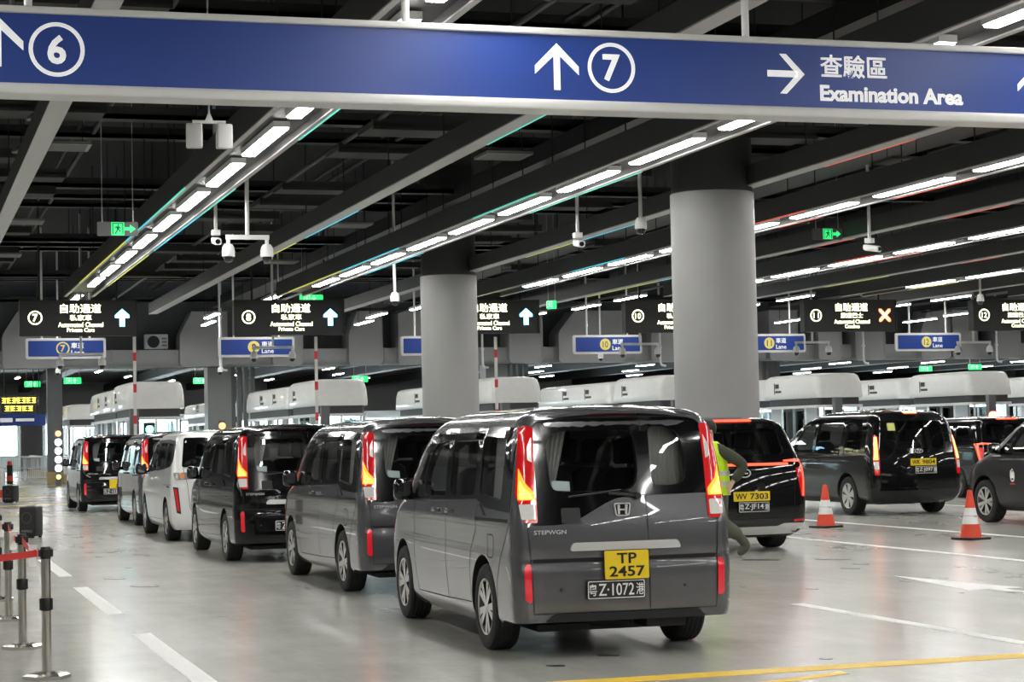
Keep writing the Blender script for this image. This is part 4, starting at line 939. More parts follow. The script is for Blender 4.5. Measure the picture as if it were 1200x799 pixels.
# ================================================================== CAMERAS, SPEAKERS, EXIT SIGNS UNDER THE CEILING
cam_w = mat('camera_white', (.90, .90, .89), .35)
lens_m = mat('camera_dome_black', (.01, .01, .012), .08, coat=1., var=0)
def dome_mesh():
    return MB().lathe([(0, .30), (.035, .30), (.035, .22), (.07, .215), (.10, .17), (.115, .10), (.115, 0), (.10, -.005), (0, -.005)], 20).mesh('dome_housing', cam_w, smooth=40)
def lens_mesh():
    return MB().lathe([(.085, .0), (.085, -.04), (.07, -.08), (.04, -.105), (0, -.112)], 16).mesh('dome_lens', lens_m, smooth=60)
DH, DL = dome_mesh(), lens_mesh()
def dome(parent, x, y, z, s=1.):
    o = mobj('dome_housing', DH, parent, (x, y, z)); o.scale = (s, s, s); mobj('dome_lens', DL, o)
def twin_dome(px, py, half, Y, zc, label, group):
    """T bar with two dome cameras: (px,py) = middle of the bar"""
    p = at_y(px, py, Y)
    t = thing('twin_dome_camera', label, 'camera', p, 0, group)
    MB().tube((0, 0, 0), (0, 0, zc-p.z), .038, 10).build('drop_pole', steel_w, t, smooth=40)
    MB().box(-half-.04, half+.04, -.035, .035, -.04, .04).build('cross_bar', steel_w, t)
    for sx in (-half, half): dome(t, sx, 0, -.34)
twin_dome(290, 278, .34, 34.5, 8.59, 'pair of white dome cameras on a tee bar above the black van', 'twin dome cameras')
for px, py, hf, lab in ((95, 415, .58, 'in front of the lane seven board'), (320, 407, .56, 'in front of the lane eight board'), (750, 403, .58, 'in front of the lane ten board'), (952, 401, .56, 'in front of the lane eleven board'), (1141, 401, .58, 'in front of the lane twelve board')):
    twin_dome(px, py, hf*61/57, 61.0, 8.59, 'pair of dome cameras on a tee bar '+lab, 'twin dome cameras')
def bullet(px, py, Y, label, zc=8.59, yaw=0.):
    p = at_y(px, py, Y); t = thing('bullet_camera', label, 'camera', p, yaw, 'bullet cameras on drop poles')
    MB().tube((0, 0, .10), (0, 0, zc-p.z), .034, 10).build('drop_pole', steel_w, t, smooth=40)
    MB().box(-.075, .075, -.075, .075, .02, .12).build('mount_box', cam_w, t)
    rings = [[(q[0]*k, y, q[1]*k-.08-.35*(-y)*.5) for q in rrect(.15, .13, .04, 3)] for y, k in ((.12, .8), (.08, 1), (-.20, 1), (-.22, .95))]
    MB().loft(rings).build('camera_body', cam_w, t, smooth=40)
    MB().lathe([(0, -.235), (.045, -.235), (.05, -.20)], 14, 'y', (0, 0, -.118)).build('camera_lens', lens_m, t, smooth=40)
bullet(253, 277, 37.0, 'white bullet camera on a pole beside the twin dome cameras')
bullet(677, 280, 36.0, 'white bullet camera on a pole left of the stout pillar')
bullet(1019, 286, 36.5, 'white bullet camera on a pole beside the green exit sign', yaw=.6)
def single_dome(px, py, Y, label, zc=8.59, s=1.):
    p = at_y(px, py, Y); t = thing('dome_camera', label, 'camera', p, 0, 'single dome cameras on drop poles')
    MB().tube((0, 0, .25), (0, 0, zc-p.z), .036, 10).build('drop_pole', steel_w, t, smooth=40); dome(t, 0, 0, 0, s)
single_dome(751, 268, 35.0, 'white dome camera on a long pole just left of the stout pillar')
single_dome(463, 353, 47.0, 'white dome camera on a pole beside the farther pillar')
single_dome(1149, 353, 53.6, 'white dome camera on a pole over the lane 12 display')
single_dome(258, 436, 72.0, 'white dome camera on a pole behind the lane 8 board', s=.8)
single_dome(704, 420, 72.0, 'white dome camera on a pole behind the lane 10 board', s=.9)
single_dome(68, 437, 72.0, 'white dome camera on a pole behind the lane 7 board', s=.8)

spk_w = mat('speaker_white', (.55, .55, .54), .5)
t = thing('ceiling_speaker_pair', 'two pale box antennas hung from a bracket under the ceiling', 'speaker', at_y(245, 143, 25.0))
MB().tube((0, 0, 0), (0, 0, 8.59-at_y(245, 143, 25.0).z), .012, 6).tube((-.21, 0, 0), (.21, 0, 0), .022, 8).prism([(-.06, 0), (.06, 0), (0, .14)], -.01, .01, 'y').build('bracket', steel_w, t, smooth=40)
for sx in (-.19, .19): mobj('antenna_box', rbox_mesh('antenna_box', .205, .10, .32, .022, spk_w), t, (sx, 0, -.34), (0, 0, sx*.9))
exit_g = mat('exit_green_lit', (.1, .8, .3), .5, emit=(.03, .80, .20), es=1.0)
exit_c = mat('exit_case_grey', (.16, .16, .16), .5)
exit_w = mat('exit_print_pale', (.8, 1, .85), .5, emit=(.45, 1, .55), es=.9)
def exit_sign(px, py, Y, w, h, label, rods=True, arrow=1, zc=8.59, yaw=0., full=False):
    p = at_y(px, py, Y); t = thing('exit_sign', label, 'exit sign', p, yaw, 'green exit signs')
    MB().prism(rrect(w, h, .02, 2), 0, .06, 'y').build('sign_case', exit_g if full else exit_c, t)
    cx = 0. if not full else -w*.2
    s = h*.92
    if not full: MB().box(cx-s/2, cx+s/2, -.006, 0, -s/2, s/2).build('pictogram_panel', exit_g, t, loc=(0, 0, 0))
    mb = MB(); q = s/2                 # running figure in a doorway
    mk = exit_w if full else mat('exit_print_dark', (.01, .10, .04), .6)
    for poly in ([(-.85, -.9), (-.7, -.9), (-.7, .85), (-.85, .85)], [(.7, -.9), (.85, -.9), (.85, .85), (.7, .85)], [(-.85, .75), (.85, .75), (.85, .9), (-.85, .9)], [(-.05, .45), (.2, .45), (.2, .68), (-.05, .68)],
                 [(-.3, .35), (.25, .4), (.2, -.1), (-.1, -.15)], [(-.1, -.1), (.1, -.1), (-.3, -.8), (-.5, -.75)], [(.05, -.1), (.25, -.1), (.5, -.45), (.35, -.55)], [(.2, .35), (.55, .1), (.5, 0), (.1, .25)], [(-.3, .35), (-.6, .05), (-.5, 0), (-.2, .2)]):
        mb.prism([(cx+a*q, c_*q) for a, c_ in poly], -.010, -.006, 'y')
    mb.build('running_figure', mk, t)
    if arrow:
        ax_ = cx+arrow*(s*.95)
        mb = MB(); k = s*.42
        if full: mb.prism([(ax_-k*.35, -k), (ax_+k*.35, -k), (ax_+k*.35, 0), (ax_+k*.9, 0), (ax_, k), (ax_-k*.9, 0), (ax_-k*.35, 0)], -.008, 0, 'y')
        else: mb.prism([(ax_-k*arrow, -k*.3), (ax_, -k*.3), (ax_, -k*.8), (ax_+k*arrow, 0), (ax_, k*.8), (ax_, k*.3), (ax_-k*arrow, k*.3)], -.008, 0, 'y')
        mb.build('arrow', exit_w if full else exit_g, t)
    if rods:
        for sx in (-w*.38, w*.38): MB().tube((sx, .03, h/2), (sx, .03, zc-p.z), .010, 6).build('hanger_rod', strip_m, t)
exit_sign(138, 268, 36.0, .72, .25, 'green lit exit sign hung on two rods left of the lamp row')
exit_sign(970, 274, 40.0, .72, .25, 'green lit exit sign hung right of the stout pillar')
exit_sign(365, 350, 59.5, .72, .25, 'small exit sign just above the lane 8 display', full=True)
exit_sign(646, 357, 56.0, .3, .25, 'green exit sign seen edge-on beside the lane 9 display', arrow=0, full=True, yaw=-.8)

# ---- ceiling diffusers and round downlights
vent_w = mat('vent_grey', (.22, .22, .215), .5)
vent_d = mat('vent_slot', (.05, .05, .05), .7)
for px, py in ((75, 173), (28, 261), (5, 300), (590, 184), (20, 462), (330, 308), (700, 308), (1057, 190), (412, 265), (640, 290)):
    if py > 400: continue
    p = at_z(px, py, 6.5)
    t = thing('ceiling_vent', 'grey square air diffuser fixed among the dark ceiling panels', 'vent', p, 0, 'square ceiling diffusers')
    MB().box(-.42, .42, -.42, -.36, 0, .05).box(-.42, .42, .36, .42, 0, .05).box(-.42, -.36, -.36, .36, 0, .05).box(.36, .42, -.36, .36, 0, .05).build('vent_frame', vent_w, t)
    MB().box(-.37, .37, -.37, .37, .035, .055).build('vent_back', vent_d, t)
    for i in range(7): MB().box(-.36, .36, -.33+i*.1, -.28+i*.1, .005, .03).build('slat', vent_w, t)
    for sx in (-.3, .3): MB().tube((sx, 0, .05), (sx, 0, 2.1), .008, 5).build('hanger_rod', dark2, t)
for px, py in ((47, 141), (28, 179), (995, 128), (490, 300)):
    p = at_z(px, py, 6.6)
    t = thing('round_downlight', 'round unlit downlight hanging below the dark ceiling', 'ceiling light', p, 0, 'round downlights')
    MB().lathe([(0, .02), (.17, .02), (.20, 0), (.21, .01), (.20, .05), (.10, .12), (.03, .14), (0, .14)], 24).build('reflector', vent_w, t, smooth=40)
    MB().tube((0, 0, .13), (0, 0, 2.0), .01, 6).build('hanger_rod', dark2, t)

# ================================================================== GROUND FURNITURE IN FRONT
inox = mat('stainless_steel', (.60, .58, .52), .22, metal=1., var=.05)
belt_m = mat('belt_red', (.62, .035, .03), .6)
blackp = mat('black_plastic', (.010, .010, .011), .4)
def stanchion(x, y, label, rz=0.):
    t = thing('queue_post', label, 'barrier post', (x, y, 0), rz, 'steel belt posts')
    MB().lathe([(0, .03), (.033, .03), (.033, .86), (0, .86)], 20).build('post_tube', inox, t, smooth=40)
    n = 6; mb = MB(); a = [(.165*math.cos(2*PI*i/n), .165*math.sin(2*PI*i/n)) for i in range(n)]; c_ = [(p[0]*.80, p[1]*.80) for p in a]
    mb.loft([[(p[0], p[1], 0) for p in a], [(p[0], p[1], .025) for p in a], [(p[0], p[1], .04) for p in c_], [(p[0]*.35, p[1]*.35, .045) for p in c_]]); mb.build('base_plate', inox, t)
    MB().lathe([(0, .83), (.036, .83), (.036, .905), (.031, .915), (0, .915)], 18).box(-.050, .050, -.016, .016, .845, .895).box(-.016, .016, -.055, .055, .845, .895).build('belt_head', blackp, t, smooth=40)
    MB().lathe([(.033, .47), (.0355, .475), (.0355, .555), (.033, .56)], 16).box(-.045, .045, -.013, .013, .475, .555).build('belt_clip', blackp, t, smooth=40)
    return t
SP = [(.99, 14.25), (.955, 16.42), (.985, 19.1), (1.005, 21.6)]
for (x, y), l in zip(SP, ('steel belt post with a red belt on both sides', 'steel belt post between the belt corner and the third post', 'steel belt post beyond the second post on the belt line', 'steel belt post at the far end of the belt line')):
    stanchion(x, y, l)
def belt(a, b_, sag, label):
    mb = MB(); n = 16; vs = []
    d = (Vector(b_)-Vector(a)).normalized(); nn = d.cross(Vector((0, 0, 1)))*.0015
    for i in range(n+1):
        t_ = i/n; p = Vector(a).lerp(Vector(b_), t_); p.z -= sag*4*t_*(1-t_)
        vs += [p+Vector((0, 0, .024))+nn, p-Vector((0, 0, .024))+nn, p-Vector((0, 0, .024))-nn, p+Vector((0, 0, .024))-nn]
    fs = []
    for i in range(n):
        for q in range(4): fs.append((4*i+q, 4*i+(q+1) % 4, 4*i+4+(q+1) % 4, 4*i+4+q))
    mb.add(vs, fs+[(0, 1, 2, 3), (4*n+3, 4*n+2, 4*n+1, 4*n)])
    tag(mb.build('barrier_belt', belt_m), label, 'belt', 'red barrier belts')
belt((.93, 14.25, .87), (-1.1, 14.0, .87), .05, 'red barrier belt leading sideways from the corner post')
for i, l in enumerate(('red barrier belt from the corner post to the second post', 'red barrier belt from the second post to the third post', 'red barrier belt from the third post to the far post')):
    belt((SP[i][0], SP[i][1]+.056, .87), (SP[i+1][0], SP[i+1][1]-.056, .87), .045, l)
paper = mat('paper_white', (.82, .82, .80), .7)
for i, (f, l) in enumerate(((.45, 'white paper tag looped over the belt behind the corner post'), (.5, 'white paper tag looped over the belt behind the second post'), (.5, 'white paper tag looped over the belt behind the third post'))):
    a, b_ = SP[i], SP[i+1]; x = a[0]+(b_[0]-a[0])*f; y = a[1]+(b_[1]-a[1])*f
    mb = MB(); pr_ = rpoly([(-.030, -.075), (.030, -.075), (.030, .085), (-.030, .085)], .012, 3)
    mb.prism(pr_, -.0008, .0008, 'y'); mb.prism([(-.030, .080), (.030, .080), (.030, .086), (-.030, .086)], -.012, .012, 'y')
    tag(mb.build('paper_tag', paper, loc=(x-.012, y, .795), rz=.35), l, 'paper tag', 'paper tags on the belts')

def pa_speaker(px, py, w, d, h, rz, label, name_on):
    p = at_z(px, py, 0); t = thing('portable_speaker', label, 'speaker', p, rz, 'portable speakers on the floor')
    mobj('cabinet', rbox_mesh('cabinet', w, d, h, .03, blackp), t, (0, 0, .03))
    MB().box(-w*.42, w*.42, -d/2-.006, -d/2+.004, .08, h-.03).build('front_grille', mat('grille_black', (.018, .018, .018), .7), t)
    MB().lathe([(.09, 0), (.10, -.006), (.085, -.008)], 20, 'y', (0, -d/2-.004, h*.68)).build('cone_ring', mat('ring_grey', (.06, .06, .06), .4), t, smooth=40)
    for sx in (-1, 1): MB().lathe([(0, -.018), (.032, -.018), (.035, -.01), (.035, .01), (.032, .018), (0, .018)], 14, 'x', (sx*w*.36, d*.36, .035)).build('castor', rubber, t, smooth=40)
    MB().box(-w*.38, w*.38, -d*.42, -d*.34, 0, .035).build('foot_bar', rubber, t)
    MB().box(-.07, .07, -.04, .04, h+.028, h+.045).build('top_handle', mat('handle_grey', (.30, .30, .30), .4), t)
    if name_on: mobj('lettering', text_mesh('MIPRO', mat('name_grey', (.22, .22, .22), .5), w*.62, .045, .0, .004), t, (0, -d/2-.006, .12), FACE)
pa_speaker(36.5, 630, .32, .30, .52, -.55, 'black portable speaker on wheels behind the belt posts', True)
pa_speaker(12.5, 589, .36, .34, .46, -.55, 'black portable speaker farther down the aisle past the first', True)

orange = mat('cone_orange', (.72, .06, .02), .5)
cone_w = mat('cone_reflective', (.82, .82, .80), .35)
def cone(px, py, label):
    p = at_z(px, py, 0); t = thing('traffic_cone', label, 'traffic cone', p, .3, 'orange traffic cones')
    mobj('cone_base', rbox_mesh('cone_base', .40, .40, .035, .012, blackp, 2), t)
    MB().lathe([(.155, .035), (.15, .05), (.133, .15), (.118, .22)], 28).build('cone_lower', orange, t, smooth=40)
    b2 = MB().lathe([(.1185, .22), (.075, .45)], 28).build('cone_band', cone_w, t, smooth=40)
    MB().lathe([(.0755, .45), (.035, .68), (.030, .695), (.018, .70), (0, .70)], 28).build('cone_top', orange, t, smooth=40)
    MB().lathe([(.0985, .333), (.097, .342)], 20).build('band_logo', mat('logo_grey', (.45, .45, .44), .5), b2)
    MB().box(-.03, .03, -.1015, -.099, .32, .345).build('band_mark', mat('logo_grey', (.45, .45, .44), .5), b2)
cone(968, 618, 'orange and white traffic cone beside the black carrier WV 7303')
cone(1138, 632, 'orange and white traffic cone in front of the charcoal carrier')
# ================================================================== BOOTH ISLANDS
booth_w = mat('booth_white', (.82, .82, .80), .35, coat=.3)
booth_g = mat('booth_grey', (.22, .225, .23), .5)
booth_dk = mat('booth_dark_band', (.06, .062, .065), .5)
booth_l = mat('booth_panel_light', (.55, .60, .62), .5)
glass_b = glass_mat('booth_glass', (.84, .90, .90))
curb_m = mat('island_concrete', (.42, .41, .39), .7)
curb_y = mat('kerb_ochre', (.52, .38, .16), .6)
inside = mat('booth_inner_light', (.8, .9, .95), .5, emit=(.80, .95, 1.0), es=7.0)
print_d = mat('print_dark', (.03, .03, .035), .5)
print_b = mat('print_brown', (.25, .14, .08), .5)
ISX0, ISX1 = 7.15, 9.0
LW = lambda k: 'between lanes %s and %s' % tuple((['six']+NW+['fourteen', 'fifteen', 'sixteen'])[k+1:k+3])
def booth(x0, x1, y0, y1, label, group, zt=3.62, front=True, marks=((.35, .6),)):
    """kiosk: plinth, glazed walls with posts, white rail, dark recess, rounded white canopy"""
    t = thing('inspection_booth', label, 'booth', ((x0+x1)/2, y0, .15), 0, group)
    w = (x1-x0)/2; L = y1-y0; zb = 2.72-.15; zt -= .15
    rings = []
    for z, ins, fy in ((zb, 0, 0), (zb+.04, -.02, 0), (zb+.25, -.02, .03), (zt-.30, 0, .12), (zt-.10, .05, .20), (zt-.03, .14, .30), (zt, .30, .50)):
        rings.append([(p[0], p[1], z) for p in rpoly([(-w+ins, fy), (w-ins, fy), (w-ins, L-ins), (-w+ins, L-ins)], [.30, .30, .12, .12], 6)])
    MB().loft(rings).build('canopy', booth_w, t, smooth=35)
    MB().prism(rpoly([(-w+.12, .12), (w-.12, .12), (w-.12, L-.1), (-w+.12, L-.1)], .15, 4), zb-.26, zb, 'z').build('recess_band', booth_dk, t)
    MB().prism(rpoly([(-w+.0, .0), (w-.0, .0), (w-.0, L), (-w+.0, L)], .25, 5), zb-.36, zb-.26, 'z').build('eaves_rail', booth_w, t, smooth=35)
    MB().prism(rpoly([(-w+.10, .10), (w-.10, .10), (w-.10, L-.1), (-w+.10, L-.1)], .18, 4), 0, .95, 'z').build('plinth_wall', booth_w, t, smooth=35)
    MB().box(-w+.3, w-.3, .3, L-.3, .95, .98).box(-w+.4, w-.4, L*.55, L*.58, .98, zb-.4).build('inner_desk', booth_w, t)  # desk top, plus a white inner wall added to catch light
    MB().box(-w+.35, w-.35, .35, L-.35, zb-.40, zb-.38).build('inner_lamp', inside, t)
    n = max(2, int(L/1.0))
    for sx in (-w+.12, w-.12):
        for i in range(n):
            ya = .28+(L-.5)*i/n; yb_ = .28+(L-.5)*(i+1)/n
            MB().box(sx-.005, sx+.005, ya+.05, yb_-.05, .97, zb-.36).build('window_pane', glass_b if i % 3 else booth_l, t)
            MB().box(sx-.03, sx+.03, ya-.04, ya+.05, .95, zb-.36).build('window_post', booth_w if i % 2 else booth_g, t)
    MB().box(-w+.32, w-.32, .10, .115, .97, zb-.36).build('window_pane', glass_b, t)
    for sx in (-w+.26, 0, w-.26): MB().prism([(sx-.03, .08), (sx+.03, .08), (sx+.03, .14), (sx-.03, .14)], .95, zb-.36, 'z').build('window_post', booth_w, t)
    for f, k in marks:                     # printing on the left canopy face
        y = L*f
        o = MB().box(-w-.023, -w-.019, y-.05*k, y+.02, zb+.20, zb+.62).build('canopy_print', print_b if f < .5 else print_d, t)
        MB().box(-w-.024, -w-.019, y-.50*k, y-.10*k, zb+.42, zb+.58).box(-w-.024, -w-.019, y-.75*k, y-.10*k, zb+.25, zb+.33).build('canopy_print', print_d, t)
    return t
for k in range(-1, 8):
    a = ISX0+k*ROWDX; b_ = ISX1+k*ROWDX
    tag(MB().prism(rpoly([(a-.15, 60.0), (a+.9, 58.6), (b_+.15, 60.0), (b_+.15, 112), (a-.15, 112)], [.3, .9, .3, .1, .1], 6), 0, .15, 'z').build('lane_island', curb_m), 'raised concrete island '+LW(k)+' carrying the booths', 'traffic island', 'booth islands')
    lanes = LW(k)
    booth(a, b_, 65.0, 69.6, 'near white booth with rounded canopy on the island '+lanes, 'near booths', marks=((.80, .8),))
    booth(a+.1, b_-.1, 70.6, 79.0, 'long white booth behind the near one on the island '+lanes, 'rear booths', zt=3.55, marks=((.30, 1.), (.62, 1.)))
    if k <= 1: booth(a+.1, b_-.1, 90, 97.0, 'far white booth beyond the duct wall on the island '+lanes, 'far booths', zt=3.4, marks=((.4, 1.),))
post_g = mat('post_grey', (.16, .165, .17), .5)
arm_r = mat('arm_red', (.75, .05, .05), .5)
for k in range(-1, 6):
    a = ISX0+k*ROWDX
    lanes = LW(k)
    t = thing('reader_post', 'grey upright reader post in front of the booth '+lanes, 'post', (a+.05, 63.6, .15), 0, 'reader posts')
    MB().box(-.14, .14, -.12, .12, 0, 2.55).build('post_body', post_g, t); MB().box(-.11, .11, -.128, -.12, 1.0, 1.7).build('reader_face', blackp, t); MB().box(-.2, .2, -.2, .2, 0, .06).build('post_foot', booth_g, t)
    if k <= 2:
        px = {-1: -100, 0: 156.5, 1: 368.5, 2: 578.5}[k]
        p = at_y(px, 395, 59.4); zt = p.z+.15
        t = thing('raised_barrier_arm', 'white barrier arm with red bands raised upright on the island '+lanes, 'barrier', (p.x, 59.4, 0), 0, 'raised barrier arms')
        mobj('barrier_cabinet', rbox_mesh('barrier_cabinet', .35, .35, 1.0, .03, booth_g), t)
        MB().box(-.045, .045, -.21, -.17, .8, zt-.15).build('arm', booth_w, t)
        for i in range(4): MB().box(-.047, .047, -.213, -.167, 1.25+i*.93, 1.5+i*.93).build('red_band', arm_r, t)
tl = thing('lane_signal', 'small signal with a green light lit in front of the near booth', 'traffic light', at_y(175, 515, 62.6)*1.0)
tl.location = (at_y(175, 503, 62.6).x, 62.6, .15)
zl_ = at_y(175, 503, 62.6).z-.15
MB().tube((0, 0, 0), (0, 0, zl_-.2), .05, 10).build('signal_pole', post_g, tl, smooth=40); mobj('signal_box', rbox_mesh('signal_box', .34, .2, .42, .03, blackp), tl, (0, 0, zl_-.21))
MB().lathe([(0, -.12), (.09, -.115), (.12, -.10)], 20, 'y', (0, 0, zl_)).build('green_lamp', mat('signal_green_lit', (.1, 1, .7), .3, emit=(.05, 1.0, .62), es=18), tl, smooth=40)
for px, py, c_ in ((260, 499, 'orange'), (68, 508, 'red')):
    q = at_y(px, py, 66.0 if c_ == 'orange' else 80.0)
    t = thing('lane_signal', 'slim signal column with %s' % ('an orange lamp lit by the lane 8 booth' if c_ == 'orange' else 'a row of white and red lamps by the far lane'), 'traffic light', (q.x, q.y, 0.))
    MB().box(-.10, .10, -.08, .08, 0, q.z+.18).build('signal_column', post_g, t)
    MB().lathe([(0, -.10), (.09, -.095), (.11, -.08)], 18, 'y', (0, 0, q.z)).build('lamp', mat('signal_%s_lit' % c_, (1, .3, .1), .3, emit=(1, .22, .06) if c_ == 'orange' else (1, .2, .08), es=6), t, smooth=40)
    if c_ == 'red':
        for i in range(4): MB().lathe([(0, -.10), (.12, -.095), (.14, -.08)], 18, 'y', (0, 0, q.z-.34*(i+1))).build('lamp', mat('signal_white_lit', (.8, .9, 1), .3, emit=(.75, .88, 1), es=4), t, smooth=40)
        MB().lathe([(0, -.10), (.07, -.095), (.09, -.08)], 18, 'y', (0, 0, q.z-.34*5)).build('lamp', mat('signal_amber_lit', (1, .7, .2), .3, emit=(1, .6, .15), es=4), t, smooth=40)

# ================================================================== DUCT WALL ABOVE THE BOOTHS
duct_m = mat('duct_grey', (.36, .36, .36), .45, metal=.25, var=.08, scale=1.5)
DY = 82.0
def dz(y, x=300): return at_y(x, y, DY).z
zb_, zm_, zt_ = 4.72, 5.42, 7.2
tag(MB().box(XMIN, XMAX, DY+1.2, DY+1.4, 4.72, 8.9).build('wall_upper', wall2), kind='structure', label='dark upper wall behind the ducts')
n = 30; segs = [XMIN+.1+(XMAX-XMIN-.2)*i/n for i in range(n+1)]
md = thing('air_duct', 'long grey round-bellied air duct running above all the booths', 'duct', (0, DY, 0))
for i in range(n):
    prof = rpoly([(0, zm_), (0, zb_), (1.1, zb_), (1.1, zm_)], [.02, .42, .3, .02], 7)
    MB().prism(prof, segs[i]+.02, segs[i+1]-.02, 'x').build('duct_section', duct_m, md, smooth=35)
    MB().prism(rpoly([(-.03, zm_+.02), (-.03, zb_-.03), (1.13, zb_-.03), (1.13, zm_+.02)], [.02, .43, .3, .02], 7), segs[i]-.02, segs[i]+.02, 'x').build('duct_flange', duct_m, md, smooth=35)
for a, b_, ch in ((3, 70, 1), (210, 264, 1), (318, 352, 0), (407, 445, 1), (465, 503, 0), (594, 632, 0), (652, 728, 1), (760, 800, 0), (898, 930, 0), (955, 981, 0), (998, 1032, 0), (1075, 1108, 1), (1112, 1140, 0), (1163, 1190, 0)):
    xa, xb = at_y(a, 400, DY).x, at_y(b_, 400, DY).x
    w = (xb-xa)/2; h = 2.25; xm = (xa+xb)/2
    prof = rpoly([(-w, 0), (w, 0), (w, h), (-w+(w*.5 if ch else 0), h), (-w, h-(.9 if ch else 0))], [.12, .12, 0, .02, .1], 4)
    t = MB().prism(prof, -.35, 1.0, 'y').build('riser_box', duct_m, md, smooth=30, loc=(xm, -.05, zb_))
    MB().box(-w-.03, -w+.05, -.38, 1.0, .1, h-(1.0 if ch else .1)).build('riser_flange', duct_m, t); MB().box(w-.05, w+.03, -.38, 1.0, .1, h).build('riser_flange', duct_m, t)
# outdoor air-conditioning unit on the duct
p = at_y(185, 403, DY-.3)
t = thing('air_conditioner', 'air conditioning unit with round fan standing on the long duct', 'air conditioner', (p.x, DY+.35, 5.45))
mobj('casing', rbox_mesh('casing', .95, .36, .62, .03, booth_l), t)
MB().lathe([(.25, -.19), (.24, -.21), (.04, -.215), (0, -.215)], 24, 'y', (-.12, 0, .31)).build('fan_grille', plast, t, smooth=40)
for i in range(3): MB().box(.22, .42, -.19, -.182, .12+i*.14, .2+i*.14).build('louvre', booth_g, t)
for sx in (-.35, .35): MB().box(sx-.04, sx+.04, -.15, .15, -.03, 0).build('foot', plast, t)
# white drain pipes beside the ducts
for px in (258, 564, 772, 1010, 1166):
    p = at_y(px, 350, DY-1.0)
    t = thing('drain_pipe', 'white pipe dropping in front of the grey duct wall', 'pipe', (p.x, DY-1.0, 4.5), 0, 'white drop pipes')
    MB().path([(0, 0, 4.09), (0, 0, .15), (.06, 0, .03), (.25, 0, 0)], .05, 10).build('pipe_run', steel_w, t, smooth=40)
    for z in (.8, 2.2): MB().lathe([(.05, -.05), (.075, -.05), (.075, .05), (.05, .05)], 12, c=(0, 0, z)).build('pipe_collar', steel_w, t, smooth=40)

# ================================================================== THE ZONE BEYOND
lowc = mat('far_ceiling_grey', (.34, .34, .34), .6)
tag(MB().box(XMIN, XMAX, DY+1.4, YMAX, 6.2, 6.4).build('ceiling_far', lowc), kind='structure', label='lower grey ceiling beyond the duct wall')
fh = MB().box(-.10, .10, -1.3, 1.3, .02, .1).mesh('housing', house_m); fd = MB().box(-.08, .08, -1.25, 1.25, 0, .02).mesh('diffuser', mat('lamp_diffuser_far', (1, 1, 1), .5, emit=(1, .99, .96), es=60))
for i in range(-1, 11):
    for j in range(5):
        t = thing('linear_ceiling_lamp', 'white linear lamp under the low ceiling beyond the duct wall', 'ceiling light', (ROWX0+i*ROWDX+(1.5 if j % 2 else -1.0), 88+j*9, 5.4), 0, 'linear lamps beyond the duct wall')
        mobj('housing', fh, t); mobj('diffuser', fd, t); MB().tube((0, 0, .1), (0, 0, .8), .012, 6).build('hanger_rod', dark2, t)
for i in range(-1, 13):
    MB().box(ROWX0+i*ROWDX-2.6, ROWX0+i*ROWDX-1.9, 84, YMAX, 5.5, 6.0).build('duct', dark2, bpy.data.objects['ceiling_far'])
    x = 13.7+(i-1)*ROWDX*1.0
    if i in (1, 3, 5):
        t = thing('pillar', 'dark square pillar behind the booths of lane %d' % (8+i), 'pillar', (x-.6, 84.5, .16), 0, 'square pillars behind the booths'); t['kind'] = 'structure'
        MB().box(-.5, .5, -.5, .5, 0, 6.04).build('shaft', conc, t)
        for q in range(4): MB().box(.55+q*.28, .72+q*.28, -.2, .2, 0, 6.04).build('pipe_casing', post_g, t)
t = thing('pillar', 'dark pillar standing left of the lane 7 booths', 'pillar', (at_y(64, 500, 84).x, 84, 0)); t['kind'] = 'structure'
MB().box(-.3, .3, -.3, .3, 0, 6.2).build('shaft', post_g, t)
MB().box(-.32, .32, -.32, .32, 0, .5).build('foot', curb_y, t)
# wide low counters of pale panels at the end
for i in range(-1, 13):
    t = thing('far_wall_panel', 'pale lit wall section at the far end of a lane', 'wall panel', (ROWX0+i*ROWDX, 128, 0), 0, 'far wall sections')
    MB().box(-2.4, 2.4, 0, .2, 0, 3.4).build('panel_body', booth_l, t)
    for q in range(4): MB().box(-2.2+q*1.12, -1.22+q*1.12, -.03, 0, 1.0, 2.9).build('lit_pane', inside, t)
for px, py, Y in ((85, 446, 95), (38, 450, 104), (236, 446, 98), (422, 444, 95), (600, 441, 92), (1143, 430, 96), (1085, 432, 100)):
    exit_sign(px, py, Y, .8, .3, 'green exit sign seen far beyond the duct wall', zc=6.2, full=True, arrow=1)
# yellow text boards far on the left
for px, py, w, h, s, l in ((22, 469, 1.75, .33, 7, 'dark far board with yellow characters above the lit doorway'), (22, 478.5, 1.45, .31, 5, 'second dark far board with yellow characters under the first')):
    p = at_y(px, py, 100.0); mz = at_y(22, 469, 100.0).z-.215; t = thing('message_board', l, 'sign', p, 0, 'far message boards')
    MB().box(-w/2-.1, w/2+.1, 0, .12, -h/2-.05, h/2+.05).build('board_case', led_case, t)
    lt = MB(); nch = s; cw = w*.95/nch                  # too far to read: strokes of blurred characters
    for q in range(nch):
        x0 = -w*.475+q*cw
        for bx0, bx1, bz0, bz1 in ((.08, .92, .30, .38), (.15, .85, -.04, .03), (.08, .92, -.40, -.33), (.44, .54, -.36, .36), (.12 if q % 2 else .74, .22 if q % 2 else .84, -.2, .34)):
            lt.box(x0+bx0*cw, x0+bx1*cw, -.004, 0, bz0*h, bz1*h)
    lt.build('lettering', mat('led_text_amber', (1, .85, .1), .5, emit=(1, .85, .10), es=3), t)
    for sx in (-w*.4, w*.4): MB().tube((sx, .06, h/2), (sx, .06, (6.2 if py < 470 else mz)-p.z), .02, 6).build('hanger_rod', dark2, t)
p = at_y(22, 492, 102)
